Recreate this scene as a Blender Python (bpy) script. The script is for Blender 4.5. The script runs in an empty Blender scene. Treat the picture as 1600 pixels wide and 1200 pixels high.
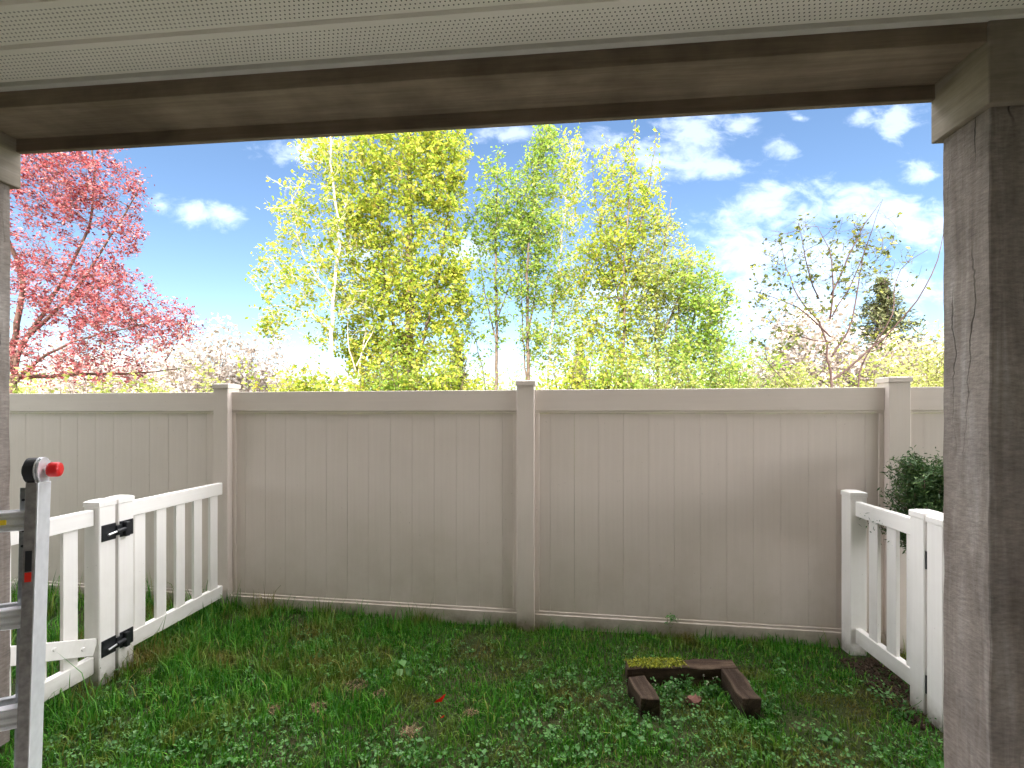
import bpy, bmesh, math, random
import numpy as np
from mathutils import Vector, Matrix, Euler, noise as mnoise

# ------------------------------------------------------------------ frame
S = bpy.context.scene
COL = S.collection
R = math.radians
F = 711.0            # focal length in photograph pixels (1600 wide)
HZ = 647.0           # horizon row in the photograph
CH = 1.54            # eye height

cam_d = bpy.data.cameras.new('camera')
cam = bpy.data.objects.new('camera', cam_d)
COL.objects.link(cam)
cam.location = (0, 0, CH)
cam.rotation_euler = (R(90), 0, 0)
cam_d.sensor_width = 36.0
cam_d.lens = 36.0 * F / 1600.0
cam_d.shift_y = (HZ - 600.0) / 1600.0
cam_d.clip_start = 0.05
cam_d.clip_end = 2000
S.camera = cam

SUN_EL, SUN_AZ = 40.0, 186.0     # azimuth from +Y clockwise (behind the camera, a little to the right)
SKY_STRENGTH = 0.085
EXPOSURE = 1.8
CLOUD = 52.0  # cloud radiance, set high so the unseen cloud lifts the yard
S.view_settings.view_transform = 'Standard'
S.view_settings.look = 'None'
S.view_settings.gamma = 1.0
S.view_settings.use_curve_mapping = False
S.view_settings.exposure = EXPOSURE
S.cycles.max_bounces = 8
S.cycles.diffuse_bounces = 5
S.cycles.transparent_max_bounces = 8

def pix(x, y, Y):
    """point at depth Y seen at photograph pixel (x, y)"""
    return Vector(((x - 800.0) / F * Y, Y, CH - (y - HZ) / F * Y))

# ------------------------------------------------------------------ world
W = bpy.data.worlds.new('World')
S.world = W
W.use_nodes = True
nt = W.node_tree
nt.nodes.clear()
N = nt.nodes.new
def lk(a, b): nt.links.new(a, b)
def mth(op, a, b=None, clamp=False):
    n = N('ShaderNodeMath'); n.operation = op; n.use_clamp = clamp
    for i, v in enumerate((a, b)):
        if v is None: continue
        if isinstance(v, (int, float)): n.inputs[i].default_value = v
        else: lk(v, n.inputs[i])
    return n.outputs[0]
def vmth(op, a, b=None):
    n = N('ShaderNodeVectorMath'); n.operation = op
    for i, v in enumerate((a, b)):
        if v is None: continue
        if isinstance(v, (tuple, list)): n.inputs[i].default_value = v
        else: lk(v, n.inputs[i])
    return n.outputs['Value'] if op in ('LENGTH', 'DOT_PRODUCT') else n.outputs[0]
def smooth(v, lo, hi):
    n = N('ShaderNodeMapRange'); n.interpolation_type = 'SMOOTHSTEP'
    lk(v, n.inputs['Value']); n.inputs['From Min'].default_value = lo; n.inputs['From Max'].default_value = hi
    return n.outputs['Result']
sky = N('ShaderNodeTexSky')
sky.sky_type = 'NISHITA'
sky.sun_disc = False
sky.sun_elevation = R(SUN_EL)
sky.sun_rotation = R(SUN_AZ)
sky.air_density = 1.0
sky.dust_density = 0.25
sky.ozone_density = 2.0
tc = N('ShaderNodeTexCoord')
d = tc.outputs['Generated']
sep = N('ShaderNodeSeparateXYZ'); lk(d, sep.inputs[0])
dx, dy, dz = sep.outputs
dyc = mth('MAXIMUM', dy, 0.08)
cmb = N('ShaderNodeCombineXYZ')
lk(mth('DIVIDE', dx, dyc), cmb.inputs[0]); lk(mth('DIVIDE', dz, dyc), cmb.inputs[1])
q = cmb.outputs[0]
nz = N('ShaderNodeTexNoise'); nz.inputs['Scale'].default_value = 9.0; nz.inputs['Detail'].default_value = 7.0
nz.inputs['Roughness'].default_value = 0.58; nz.inputs['Distortion'].default_value = 0.35
lk(vmth('MULTIPLY', q, (0.75, 1.25, 1)), nz.inputs['Vector'])
BLOBS = [(255, 322, 38, 20), (300, 330, 62, 22), (350, 336, 32, 20), (470, 232, 60, 22), (800, 208, 45, 14),
         (955, 238, 62, 42), (1015, 250, 75, 36), (1085, 215, 60, 48), (1110, 262, 60, 26), (1150, 200, 30, 16), (1225, 236, 34, 20),
         (1345, 186, 28, 13), (1402, 184, 46, 26), (1444, 274, 36, 26), (1195, 318, 80, 42), (1260, 335, 90, 38),
         (1345, 330, 85, 42), (1430, 352, 80, 48), (1150, 405, 95, 48), (1250, 405, 130, 55), (1370, 440, 130, 45),
         (1210, 470, 180, 50), (1040, 470, 150, 45), (560, 385, 60, 45), (725, 385, 45, 34), (1250, 185, 20, 8),
         (1560, 260, 60, 40), (1620, 380, 120, 60), (-60, 330, 90, 40)]
nw = N('ShaderNodeTexNoise'); nw.inputs['Scale'].default_value = 24.0; nw.inputs['Detail'].default_value = 6.0; nw.inputs['Roughness'].default_value = 0.62
nw.inputs['Distortion'].default_value = 0.6
lk(vmth('MULTIPLY', q, (0.7, 1.2, 1)), nw.inputs['Vector'])
f = None
for (bx, by, rx, ry) in BLOBS:
    v = vmth('SUBTRACT', q, ((bx - 800) / F, (HZ - by) / F, 0))
    v = vmth('MULTIPLY', v, (F / (rx * 1.2), F / (ry * 1.2), 0))
    g = mth('SUBTRACT', 1.0, vmth('LENGTH', v))
    f = g if f is None else mth('MAXIMUM', f, g)
dens = smooth(mth('ADD', mth('ADD', f, mth('MULTIPLY', mth('SUBTRACT', nz.outputs['Fac'], 0.5), 2.9)), mth('MULTIPLY', mth('SUBTRACT', nw.outputs['Fac'], 0.5), 1.7)), 0.0, 0.95)
dens = mth('MULTIPLY', mth('MULTIPLY', mth('POWER', dens, 1.1), 0.046), smooth(dy, 0.1, 0.2))
# thin milky haze low all round the horizon
hz_ = mth('SUBTRACT', 1.0, smooth(dz, -0.02, 0.34))
dens = mth('ADD', dens, mth('MULTIPLY', hz_, 0.004))
# far denser, brighter cloud added out of view to light the shaded yard
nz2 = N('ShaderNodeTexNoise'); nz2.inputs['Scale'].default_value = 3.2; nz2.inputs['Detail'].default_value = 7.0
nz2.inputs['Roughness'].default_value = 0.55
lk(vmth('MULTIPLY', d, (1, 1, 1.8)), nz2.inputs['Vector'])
fill_cloud = smooth(nz2.outputs['Fac'], 0.43, 0.60)
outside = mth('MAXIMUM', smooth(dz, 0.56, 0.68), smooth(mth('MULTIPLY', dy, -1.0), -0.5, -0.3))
dens = mth('MAXIMUM', dens, mth('MULTIPLY', fill_cloud, outside))
hs = N('ShaderNodeHueSaturation'); lk(sky.outputs[0], hs.inputs['Color']); hs.inputs['Saturation'].default_value = 1.05; hs.inputs['Value'].default_value = 0.86
mixc = N('ShaderNodeMix'); mixc.data_type = 'RGBA'
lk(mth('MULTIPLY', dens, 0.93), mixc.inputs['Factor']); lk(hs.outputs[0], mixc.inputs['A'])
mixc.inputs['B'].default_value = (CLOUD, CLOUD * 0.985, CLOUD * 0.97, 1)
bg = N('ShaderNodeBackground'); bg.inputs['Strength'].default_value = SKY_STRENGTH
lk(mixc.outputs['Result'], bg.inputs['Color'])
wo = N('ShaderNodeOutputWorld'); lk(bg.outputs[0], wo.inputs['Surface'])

sun_d = bpy.data.lights.new('sun', 'SUN')
sun_d.energy = 4.6
sun_d.angle = R(0.53)
sun_d.color = (1.0, 0.95, 0.87)
sun = bpy.data.objects.new('sun', sun_d)
COL.objects.link(sun)
sd = Vector((math.sin(R(SUN_AZ)) * math.cos(R(SUN_EL)), math.cos(R(SUN_AZ)) * math.cos(R(SUN_EL)), math.sin(R(SUN_EL))))
sun.rotation_euler = sd.to_track_quat('Z', 'Y').to_euler()
sun.location = sd * 60

# ------------------------------------------------------------------ materials
def mat(name, rough=0.6, metal=0.0, spec=0.4):
    m = bpy.data.materials.new(name); m.use_nodes = True
    b = m.node_tree.nodes['Principled BSDF']
    b.inputs['Roughness'].default_value = rough
    b.inputs['Metallic'].default_value = metal
    b.inputs['Specular IOR Level'].default_value = spec
    return m, m.node_tree, b
def nd(t, typ, **kw):
    n = t.nodes.new(typ)
    for k, v in kw.items():
        if k in n.inputs: n.inputs[k].default_value = v
        else: setattr(n, k, v)
    return n
def mapped(t, scale, coord='Object'):
    c = t.nodes.new('ShaderNodeTexCoord')
    mp = t.nodes.new('ShaderNodeMapping'); mp.inputs['Scale'].default_value = scale
    t.links.new(c.outputs[coord], mp.inputs['Vector'])
    return mp.outputs[0]
def ramp(t, fac, stops):
    r = t.nodes.new('ShaderNodeValToRGB')
    e = r.color_ramp.elements
    while len(e) < len(stops): e.new(0.5)
    for i, (p, c) in enumerate(stops):
        e[i].position = p; e[i].color = (*c, 1)
    t.links.new(fac, r.inputs[0])
    return r.outputs[0]
def mixrgb(t, fac, a, b, mode='MIX'):
    m = t.nodes.new('ShaderNodeMix'); m.data_type = 'RGBA'; m.blend_type = mode
    for sock, v in (('Factor', fac), ('A', a), ('B', b)):
        s_ = m.inputs[sock]
        if isinstance(v, (int, float)): s_.default_value = v
        elif isinstance(v, tuple): s_.default_value = (*v, 1)
        else: t.links.new(v, s_)
    return m.outputs['Result']
def bump(t, b, h, strength=0.3, dist=0.01):
    n = t.nodes.new('ShaderNodeBump'); n.inputs['Strength'].default_value = strength; n.inputs['Distance'].default_value = dist
    t.links.new(h, n.inputs['Height']); t.links.new(n.outputs[0], b.inputs['Normal'])

def vinyl(name, c0, c1, stain, rough=0.42, grain=(60, 60, 2.2)):
    m, t, b = mat(name, rough, 0, 0.35)
    n1 = nd(t, 'ShaderNodeTexNoise', Scale=1.0, Detail=5.0); t.links.new(mapped(t, grain), n1.inputs['Vector'])
    n2 = nd(t, 'ShaderNodeTexNoise', Scale=2.3, Detail=6.0, Roughness=0.65)
    g = t.nodes.new('ShaderNodeNewGeometry'); t.links.new(g.outputs['Position'], n2.inputs['Vector'])
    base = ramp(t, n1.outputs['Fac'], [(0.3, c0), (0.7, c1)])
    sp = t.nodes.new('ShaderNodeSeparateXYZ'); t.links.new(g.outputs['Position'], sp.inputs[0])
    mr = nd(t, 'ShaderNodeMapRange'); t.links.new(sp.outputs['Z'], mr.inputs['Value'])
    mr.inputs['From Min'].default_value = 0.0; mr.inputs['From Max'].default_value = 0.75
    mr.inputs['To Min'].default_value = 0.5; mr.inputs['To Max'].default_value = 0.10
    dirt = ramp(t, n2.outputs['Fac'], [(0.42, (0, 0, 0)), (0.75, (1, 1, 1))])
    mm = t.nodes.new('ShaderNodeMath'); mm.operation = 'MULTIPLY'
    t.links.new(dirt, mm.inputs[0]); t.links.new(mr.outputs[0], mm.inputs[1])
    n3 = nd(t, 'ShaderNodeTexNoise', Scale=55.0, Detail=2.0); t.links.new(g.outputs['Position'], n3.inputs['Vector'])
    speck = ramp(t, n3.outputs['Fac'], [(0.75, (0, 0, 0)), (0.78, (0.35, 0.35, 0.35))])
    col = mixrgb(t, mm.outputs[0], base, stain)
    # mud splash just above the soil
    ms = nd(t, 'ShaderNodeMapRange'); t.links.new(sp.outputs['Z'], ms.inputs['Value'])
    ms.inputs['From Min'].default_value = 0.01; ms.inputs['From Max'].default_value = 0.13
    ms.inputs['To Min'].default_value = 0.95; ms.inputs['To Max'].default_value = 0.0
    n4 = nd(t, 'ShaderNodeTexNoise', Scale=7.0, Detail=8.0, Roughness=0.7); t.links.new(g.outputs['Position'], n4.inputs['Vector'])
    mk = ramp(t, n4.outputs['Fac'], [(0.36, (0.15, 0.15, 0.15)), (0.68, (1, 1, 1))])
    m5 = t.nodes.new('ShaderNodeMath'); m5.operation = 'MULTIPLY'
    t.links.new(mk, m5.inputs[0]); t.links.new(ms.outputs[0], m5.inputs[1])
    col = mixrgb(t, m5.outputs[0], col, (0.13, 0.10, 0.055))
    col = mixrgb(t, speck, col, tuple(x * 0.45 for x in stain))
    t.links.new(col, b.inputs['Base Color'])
    bump(t, b, n1.outputs['Fac'], 0.10, 0.002)
    return m
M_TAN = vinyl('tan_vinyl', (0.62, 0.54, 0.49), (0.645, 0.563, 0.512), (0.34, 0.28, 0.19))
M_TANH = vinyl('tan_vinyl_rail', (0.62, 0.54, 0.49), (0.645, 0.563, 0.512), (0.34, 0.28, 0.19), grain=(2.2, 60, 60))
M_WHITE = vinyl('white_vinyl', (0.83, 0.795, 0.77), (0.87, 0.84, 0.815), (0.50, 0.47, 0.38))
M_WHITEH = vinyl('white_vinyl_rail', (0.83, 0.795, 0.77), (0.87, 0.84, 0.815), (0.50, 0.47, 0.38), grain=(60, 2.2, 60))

def stained_wood(name, cs, grain, bstr=0.9, knots=True, rough=0.85, saw=(170, 170, 170), swc=0.30):
    m, t, b = mat(name, rough, 0, 0.2)
    v = mapped(t, grain)
    n1 = nd(t, 'ShaderNodeTexNoise', Scale=1.0, Detail=8.0, Roughness=0.65, Distortion=0.6); t.links.new(v, n1.inputs['Vector'])
    n2 = nd(t, 'ShaderNodeTexNoise', Scale=3.0, Detail=4.0, Roughness=0.6); t.links.new(mapped(t, (1, 1, 1)), n2.inputs['Vector'])
    wv = nd(t, 'ShaderNodeTexNoise', Scale=1.0, Detail=5.0, Roughness=0.7); t.links.new(mapped(t, saw), wv.inputs['Vector'])
    a = ramp(t, n1.outputs['Fac'], [(0.28, cs[0]), (0.5, cs[1]), (0.72, cs[2])])
    big = ramp(t, n2.outputs['Fac'], [(0.3, (0.66, 0.64, 0.63)), (0.7, (1.22, 1.21, 1.20))])
    col = mixrgb(t, 1.0, a, big, 'MULTIPLY')
    sw = ramp(t, wv.outputs['Fac'], [(0.30, (1 - swc, 1 - swc, 1 - swc)), (0.70, (1 + swc * 0.7, 1 + swc * 0.7, 1 + swc * 0.7))])
    col = mixrgb(t, 1.0, col, sw, 'MULTIPLY')
    # drying checks: long thin cracks along the grain
    vc = nd(t, 'ShaderNodeTexVoronoi', Scale=1.0, feature='DISTANCE_TO_EDGE')
    nv = nd(t, 'ShaderNodeVectorMath', operation='ADD'); t.links.new(mapped(t, (grain[0] * 0.5, grain[1] * 0.5, grain[2] * 0.22)), nv.inputs[0])
    ns = nd(t, 'ShaderNodeVectorMath', operation='SCALE'); ns.inputs['Scale'].default_value = 0.5
    t.links.new(n2.outputs['Color'], ns.inputs[0]); t.links.new(ns.outputs[0], nv.inputs[1]); t.links.new(nv.outputs[0], vc.inputs['Vector'])
    crack = ramp(t, vc.outputs['Distance'], [(0.0, (1, 1, 1)), (0.016, (0, 0, 0))])
    cm = nd(t, 'ShaderNodeTexNoise', Scale=2.1, Detail=2.0); t.links.new(mapped(t, (1, 1, 0.6)), cm.inputs['Vector'])
    cmask = ramp(t, cm.outputs['Fac'], [(0.50, (0, 0, 0)), (0.60, (1, 1, 1))])
    cf = mixrgb(t, 1.0, crack, cmask, 'MULTIPLY')
    if knots: col = mixrgb(t, cf, col, tuple(x * 0.25 for x in cs[0]))
    t.links.new(col, b.inputs['Base Color'])
    ad = t.nodes.new('ShaderNodeMath'); ad.operation = 'MULTIPLY_ADD'
    t.links.new(wv.outputs['Fac'], ad.inputs[0]); ad.inputs[1].default_value = 0.8; t.links.new(n1.outputs['Fac'], ad.inputs[2])
    sb = t.nodes.new('ShaderNodeMath'); sb.operation = 'SUBTRACT'
    t.links.new(ad.outputs[0], sb.inputs[0])
    if knots: t.links.new(cf, sb.inputs[1])
    else: sb.inputs[1].default_value = 0
    bump(t, b, sb.outputs[0], bstr, 0.004)
    return m
M_POST = stained_wood('post_wood', ((0.175, 0.145, 0.128), (0.25, 0.217, 0.195), (0.36, 0.33, 0.312)), (14, 14, 1.1), saw=(30, 30, 95))
M_TRIM = stained_wood('trim_wood', ((0.24, 0.205, 0.17), (0.30, 0.26, 0.215), (0.36, 0.315, 0.27)), (3, 3, 26), 0.3, False, saw=(9, 9, 110), swc=0.10)
M_BEAM = stained_wood('beam_wood', ((0.20, 0.155, 0.115), (0.25, 0.20, 0.15), (0.30, 0.245, 0.19)), (1.6, 26, 26), 0.3, False, saw=(5, 120, 120), swc=0.10)
M_TIE = stained_wood('old_timber', ((0.016, 0.010, 0.007), (0.048, 0.031, 0.021), (0.13, 0.092, 0.065)), (18, 2.0, 18), 1.0)
M_TIEX = stained_wood('old_timber_across', ((0.022, 0.014, 0.010), (0.07, 0.045, 0.030), (0.19, 0.135, 0.095)), (2.0, 18, 18), 1.0)

def plain(name, c, rough=0.5, metal=0.0, var=0.12, scale=14.0, spec=0.4, bstr=0.05):
    m, t, b = mat(name, rough, metal, spec)
    n1 = nd(t, 'ShaderNodeTexNoise', Scale=scale, Detail=4.0); t.links.new(mapped(t, (1, 1, 1)), n1.inputs['Vector'])
    t.links.new(ramp(t, n1.outputs['Fac'], [(0.3, tuple(x * (1 - var) for x in c)), (0.7, tuple(min(1, x * (1 + var)) for x in c))]), b.inputs['Base Color'])
    if bstr: bump(t, b, n1.outputs['Fac'], bstr, 0.003)
    return m
M_ALU = plain('aluminium', (0.84, 0.85, 0.89), 0.40, 0.45, 0.06, 30)
M_ALUB = plain('dark_aluminium', (0.36, 0.34, 0.335), 0.42, 0.6, 0.25, 50)  # darker grey than the rail web, for the flanges
M_ALUD = plain('worn_aluminium', (0.40, 0.41, 0.43), 0.45, 0.8, 0.2, 60)
M_HINGE = plain('black_enamel', (0.016, 0.017, 0.02), 0.38, 0.0, 0.2, 40)
M_STEEL = plain('steel', (0.62, 0.62, 0.63), 0.3, 1.0, 0.1)
M_DARKP = plain('dark_plastic', (0.03, 0.031, 0.035), 0.45)
M_RED = plain('red_plastic', (0.70, 0.022, 0.022), 0.35, 0, 0.06)
M_REDFLAG = plain('red_tape', (0.85, 0.035, 0.02), 0.5, 0, 0.1)
M_YELLOW = plain('yellow_sticker', (0.85, 0.62, 0.03), 0.5, 0, 0.05)
M_INK = plain('sticker_ink', (0.12, 0.05, 0.02), 0.5, 0, 0.05)
M_CONC = plain('concrete', (0.56, 0.54, 0.50), 0.9, 0, 0.15, 6, 0.2, 0.2)
M_SIDING = plain('siding', (0.36, 0.33, 0.29), 0.7, 0, 0.06, 4)
M_ROOF = plain('roof_shingle', (0.10, 0.095, 0.09), 0.9, 0, 0.3, 20, 0.2, 0.4)
M_TERRA = plain('terracotta', (0.17, 0.075, 0.055), 0.8, 0, 0.25, 30)
M_JTRIM = plain('soffit_edge_trim', (0.66, 0.64, 0.60), 0.5, 0, 0.05)
M_MOSS = plain('moss', (0.20, 0.20, 0.015), 0.95, 0, 0.5, 90, 0.1, 0.8)
M_THATCH = plain('dry_thatch', (0.34, 0.22, 0.12), 0.95, 0, 0.4, 70, 0.1, 0.5)

def soffit_mat():
    m, t, b = mat('perforated_soffit', 0.5, 0, 0.35)
    c = t.nodes.new('ShaderNodeTexCoord')
    sp = t.nodes.new('ShaderNodeSeparateXYZ'); t.links.new(c.outputs['Object'], sp.inputs[0])
    def M2(op, a, b2=None):
        n = t.nodes.new('ShaderNodeMath'); n.operation = op
        for i, v in enumerate((a, b2)):
            if v is None: continue
            if isinstance(v, (int, float)): n.inputs[i].default_value = v
            else: t.links.new(v, n.inputs[i])
        return n.outputs[0]
    px_, py_ = 0.0165, 0.0148
    row = M2('FLOOR', M2('DIVIDE', sp.outputs['Y'], py_))
    odd = M2('MULTIPLY', M2('MODULO', M2('ABSOLUTE', row), 2.0), 0.5)
    fx = M2('SUBTRACT', M2('FRACT', M2('ADD', M2('DIVIDE', M2('ADD', sp.outputs['X'], 20.0), px_), odd)), 0.5)
    fy = M2('SUBTRACT', M2('FRACT', M2('DIVIDE', sp.outputs['Y'], py_)), 0.5)
    rr = M2('SQRT', M2('ADD', M2('POWER', M2('MULTIPLY', fx, px_), 2.0), M2('POWER', M2('MULTIPLY', fy, py_), 2.0)))
    hole = M2('LESS_THAN', rr, 0.0027)
    band = M2('LESS_THAN', M2('ABSOLUTE', M2('SUBTRACT', sp.outputs['Y'], 0.0)), py_ * 4.0)
    hole = M2('MULTIPLY', hole, band)
    n1 = nd(t, 'ShaderNodeTexNoise', Scale=3.0, Detail=4.0); t.links.new(c.outputs['Object'], n1.inputs['Vector'])
    base = ramp(t, n1.outputs['Fac'], [(0.3, (0.80, 0.765, 0.70)), (0.7, (0.84, 0.805, 0.74))])
    t.links.new(mixrgb(t, hole, base, (0.03, 0.028, 0.025)), b.inputs['Base Color'])
    bump(t, b, M2('SUBTRACT', 1.0, hole), 0.6, 0.002)
    return m
M_SOFFIT = soffit_mat()

def leafmat(name, stops, trans=0.35, rough=0.5, patch=None):
    m, t, b = mat(name, rough, 0, 0.25)
    g = t.nodes.new('ShaderNodeNewGeometry')
    col = ramp(t, g.outputs['Random Per Island'], stops)
    if patch:
        n1 = nd(t, 'ShaderNodeTexNoise', Scale=patch[0], Detail=3.0); t.links.new(g.outputs['Position'], n1.inputs['Vector'])
        fac = ramp(t, n1.outputs['Fac'], [(patch[1], (0, 0, 0)), (patch[2], (1, 1, 1))])
        col = mixrgb(t, fac, col, patch[3])
    t.links.new(col, b.inputs['Base Color'])
    tr = t.nodes.new('ShaderNodeBsdfTranslucent'); t.links.new(col, tr.inputs['Color'])
    ms = t.nodes.new('ShaderNodeMixShader'); ms.inputs[0].default_value = trans
    t.links.new(b.outputs[0], ms.inputs[1]); t.links.new(tr.outputs[0], ms.inputs[2])
    out = [n for n in t.nodes if n.type == 'OUTPUT_MATERIAL'][0]
    t.links.new(ms.outputs[0], out.inputs['Surface'])
    return m
L_BIRCH = leafmat('yellow_green_leaf', [(0.0, (0.17, 0.26, 0.025)), (0.35, (0.31, 0.39, 0.04)), (0.75, (0.45, 0.47, 0.06)), (1.0, (0.52, 0.42, 0.07))], 0.5)
L_GREEN = leafmat('fresh_green_leaf', [(0.0, (0.13, 0.24, 0.03)), (0.5, (0.26, 0.37, 0.05)), (1.0, (0.40, 0.44, 0.09))], 0.5)
L_OLIVE = leafmat('pale_olive_leaf', [(0.0, (0.20, 0.26, 0.05)), (0.5, (0.36, 0.42, 0.09)), (1.0, (0.48, 0.44, 0.15))], 0.5)
L_YELLOW = leafmat('yellow_leaf', [(0.0, (0.20, 0.24, 0.05)), (0.5, (0.38, 0.40, 0.09)), (1.0, (0.52, 0.49, 0.25))], 0.45)
L_PLUM = leafmat('plum_red_leaf', [(0.0, (0.10, 0.016, 0.024)), (0.3, (0.32, 0.055, 0.066)), (0.75, (0.48, 0.14, 0.14)), (1.0, (0.64, 0.34, 0.31))], 0.42)
L_BLOSSOM = leafmat('white_blossom', [(0.0, (0.26, 0.20, 0.13)), (0.3, (0.44, 0.38, 0.33)), (1.0, (0.62, 0.55, 0.52))], 0.3)
L_DULL = leafmat('dull_olive_leaf', [(0.0, (0.05, 0.065, 0.02)), (0.5, (0.12, 0.14, 0.035)), (1.0, (0.30, 0.30, 0.06))], 0.35)
L_CONIFER = leafmat('dark_needles', [(0.0, (0.045, 0.055, 0.022)), (0.6, (0.09, 0.10, 0.04)), (1.0, (0.17, 0.165, 0.065))], 0.15)
L_CEDAR = leafmat('cedar_sprays', [(0.0, (0.025, 0.06, 0.018)), (0.6, (0.05, 0.105, 0.03)), (1.0, (0.11, 0.17, 0.05))], 0.2)
L_GRASS = leafmat('grass_blade', [(0.0, (0.022, 0.11, 0.007)), (0.5, (0.050, 0.215, 0.014)), (0.9, (0.13, 0.33, 0.03)), (1.0, (0.30, 0.28, 0.07))], 0.3, 0.45,
                  patch=(2.3, 0.50, 0.68, (0.18, 0.15, 0.035)))
L_WEED = leafmat('clover_leaf', [(0.0, (0.035, 0.115, 0.02)), (0.6, (0.07, 0.20, 0.04)), (1.0, (0.15, 0.29, 0.09))], 0.25, 0.4)
B_PALE = plain('pale_bark', (0.52, 0.46, 0.38), 0.85, 0, 0.35, 9, 0.2, 0.5)
B_BROWN = plain('brown_bark', (0.13, 0.095, 0.07), 0.9, 0, 0.35, 12, 0.2, 0.6)
B_TWIG = plain('twig_bark', (0.075, 0.045, 0.04), 0.85, 0, 0.3, 12, 0.2, 0.6)
B_RED = plain('plum_bark', (0.12, 0.07, 0.055), 0.9, 0, 0.3, 12, 0.2, 0.6)

def groundmat():
    m, t, b = mat('soil_and_turf', 0.95, 0, 0.15)
    g = t.nodes.new('ShaderNodeNewGeometry')
    n1 = nd(t, 'ShaderNodeTexNoise', Scale=5.0, Detail=8.0, Roughness=0.7); t.links.new(g.outputs['Position'], n1.inputs['Vector'])
    n2 = nd(t, 'ShaderNodeTexNoise', Scale=60.0, Detail=5.0, Roughness=0.7); t.links.new(g.outputs['Position'], n2.inputs['Vector'])
    a = ramp(t, n1.outputs['Fac'], [(0.35, (0.028, 0.050, 0.012)), (0.55, (0.050, 0.060, 0.02)), (0.72, (0.085, 0.062, 0.038))])
    k = ramp(t, n2.outputs['Fac'], [(0.3, (0.5, 0.5, 0.5)), (0.7, (1.3, 1.3, 1.3))])
    t.links.new(mixrgb(t, 1.0, a, k, 'MULTIPLY'), b.inputs['Base Color'])
    bump(t, b, n2.outputs['Fac'], 0.9, 0.02)
    return m
M_GROUND = groundmat()
M_SOIL = plain('bare_soil', (0.055, 0.038, 0.026), 0.95, 0, 0.5, 60, 0.1, 0.9)

# ------------------------------------------------------------------ builders
def me_np(name, V, Fq, smooth_=False):
    """mesh from arrays: V (n,3); Fq list of int arrays, each (m,k)"""
    me = bpy.data.meshes.new(name)
    V = np.asarray(V, dtype=np.float32)
    if not isinstance(Fq, (list, tuple)): Fq = [Fq]
    Fq = [np.asarray(a, dtype=np.int32) for a in Fq if len(a)]
    loops = np.concatenate([a.ravel() for a in Fq])
    tot = np.concatenate([np.full(len(a), a.shape[1], dtype=np.int32) for a in Fq])
    start = np.concatenate([[0], np.cumsum(tot)[:-1]]).astype(np.int32)
    me.vertices.add(len(V)); me.vertices.foreach_set('co', V.ravel())
    me.loops.add(len(loops)); me.loops.foreach_set('vertex_index', loops)
    me.polygons.add(len(tot)); me.polygons.foreach_set('loop_start', start); me.polygons.foreach_set('loop_total', tot)
    if smooth_: me.polygons.foreach_set('use_smooth', np.ones(len(tot), dtype=bool))
    me.update(calc_edges=True)
    return me
def box(bm, x0, x1, y0, y1, z0, z1, bev=0.0):
    vs = [bm.verts.new((x, y, z)) for x in (x0, x1) for y in (y0, y1) for z in (z0, z1)]
    fs = [(0, 1, 3, 2), (4, 6, 7, 5), (0, 4, 5, 1), (2, 3, 7, 6), (0, 2, 6, 4), (1, 5, 7, 3)]
    F_ = [bm.faces.new([vs[i] for i in f_]) for f_ in fs]
    if bev:
        ed = list({e for f_ in F_ for e in f_.edges})
        bmesh.ops.bevel(bm, geom=ed, offset=bev, segments=1, affect='EDGES')
def cyl(bm, p0, p1, r, k=16, r2=None):
    p0, p1 = Vector(p0), Vector(p1); a = (p1 - p0); L = a.length
    mtx = Matrix.Translation((p0 + p1) / 2) @ a.to_track_quat('Z', 'Y').to_matrix().to_4x4()
    bmesh.ops.create_cone(bm, cap_ends=True, segments=k, radius1=r, radius2=r if r2 is None else r2, depth=L, matrix=mtx)
def bmesh_data(name, fn):
    bm = bmesh.new(); fn(bm)
    bmesh.ops.recalc_face_normals(bm, faces=bm.faces)
    me = bpy.data.meshes.new(name); bm.to_mesh(me); bm.free()
    return me
def boxme(name, x0, x1, y0, y1, z0, z1, bev=0.0):
    return bmesh_data(name, lambda bm: box(bm, x0, x1, y0, y1, z0, z1, bev))
def obj(name, me, material=None, parent=None, loc=(0, 0, 0), rot=(0, 0, 0)):
    o = bpy.data.objects.new(name, me); COL.objects.link(o)
    o.location = loc; o.rotation_euler = rot
    if parent: o.parent = parent
    if material is not None and me is not None and not me.materials: me.materials.append(material)
    return o
def tag(o, label, cat, group=None):
    o['label'] = label; o['category'] = cat
    if group: o['group'] = group
    return o
def thing(name, label, cat, loc=(0, 0, 0), rz=0.0, group=None):
    o = bpy.data.objects.new(name, None); COL.objects.link(o)
    o.empty_display_size = 0.1
    o.location = loc; o.rotation_euler = (0, 0, rz)
    return tag(o, label, cat, group)
def struct(o): o['kind'] = 'structure'; return o
def stuff(o): o['kind'] = 'stuff'; return o

# ------------------------------------------------------------------ setting
gm = boxme('ground', -600, 600, -600, 600, -0.6, -0.06)
struct(obj('ground', gm, M_GROUND))
def hgt(x, y):
    return 0.018 * mnoise.noise((x * 1.3, y * 1.3, 0.3)) + 0.012 * mnoise.noise((x * 4.1, y * 4.1, 2.0)) - 0.004
gx = np.linspace(-7.5, 6.5, 220); gy = np.linspace(1.88, 5.2, 60)
V = np.array([(x, y, hgt(x, y)) for y in gy for x in gx])
nx = len(gx)
Fi = np.array([(j * nx + i, j * nx + i + 1, (j + 1) * nx + i + 1, (j + 1) * nx + i) for j in range(len(gy) - 1) for i in range(nx - 1)])
struct(obj('lawn', me_np('lawn', V, Fi, True), M_GROUND))
struct(obj('patio', boxme('patio', -2.7, 2.4, -1.3, 1.84, -0.05, 0.03, 0.008), M_CONC))

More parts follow.
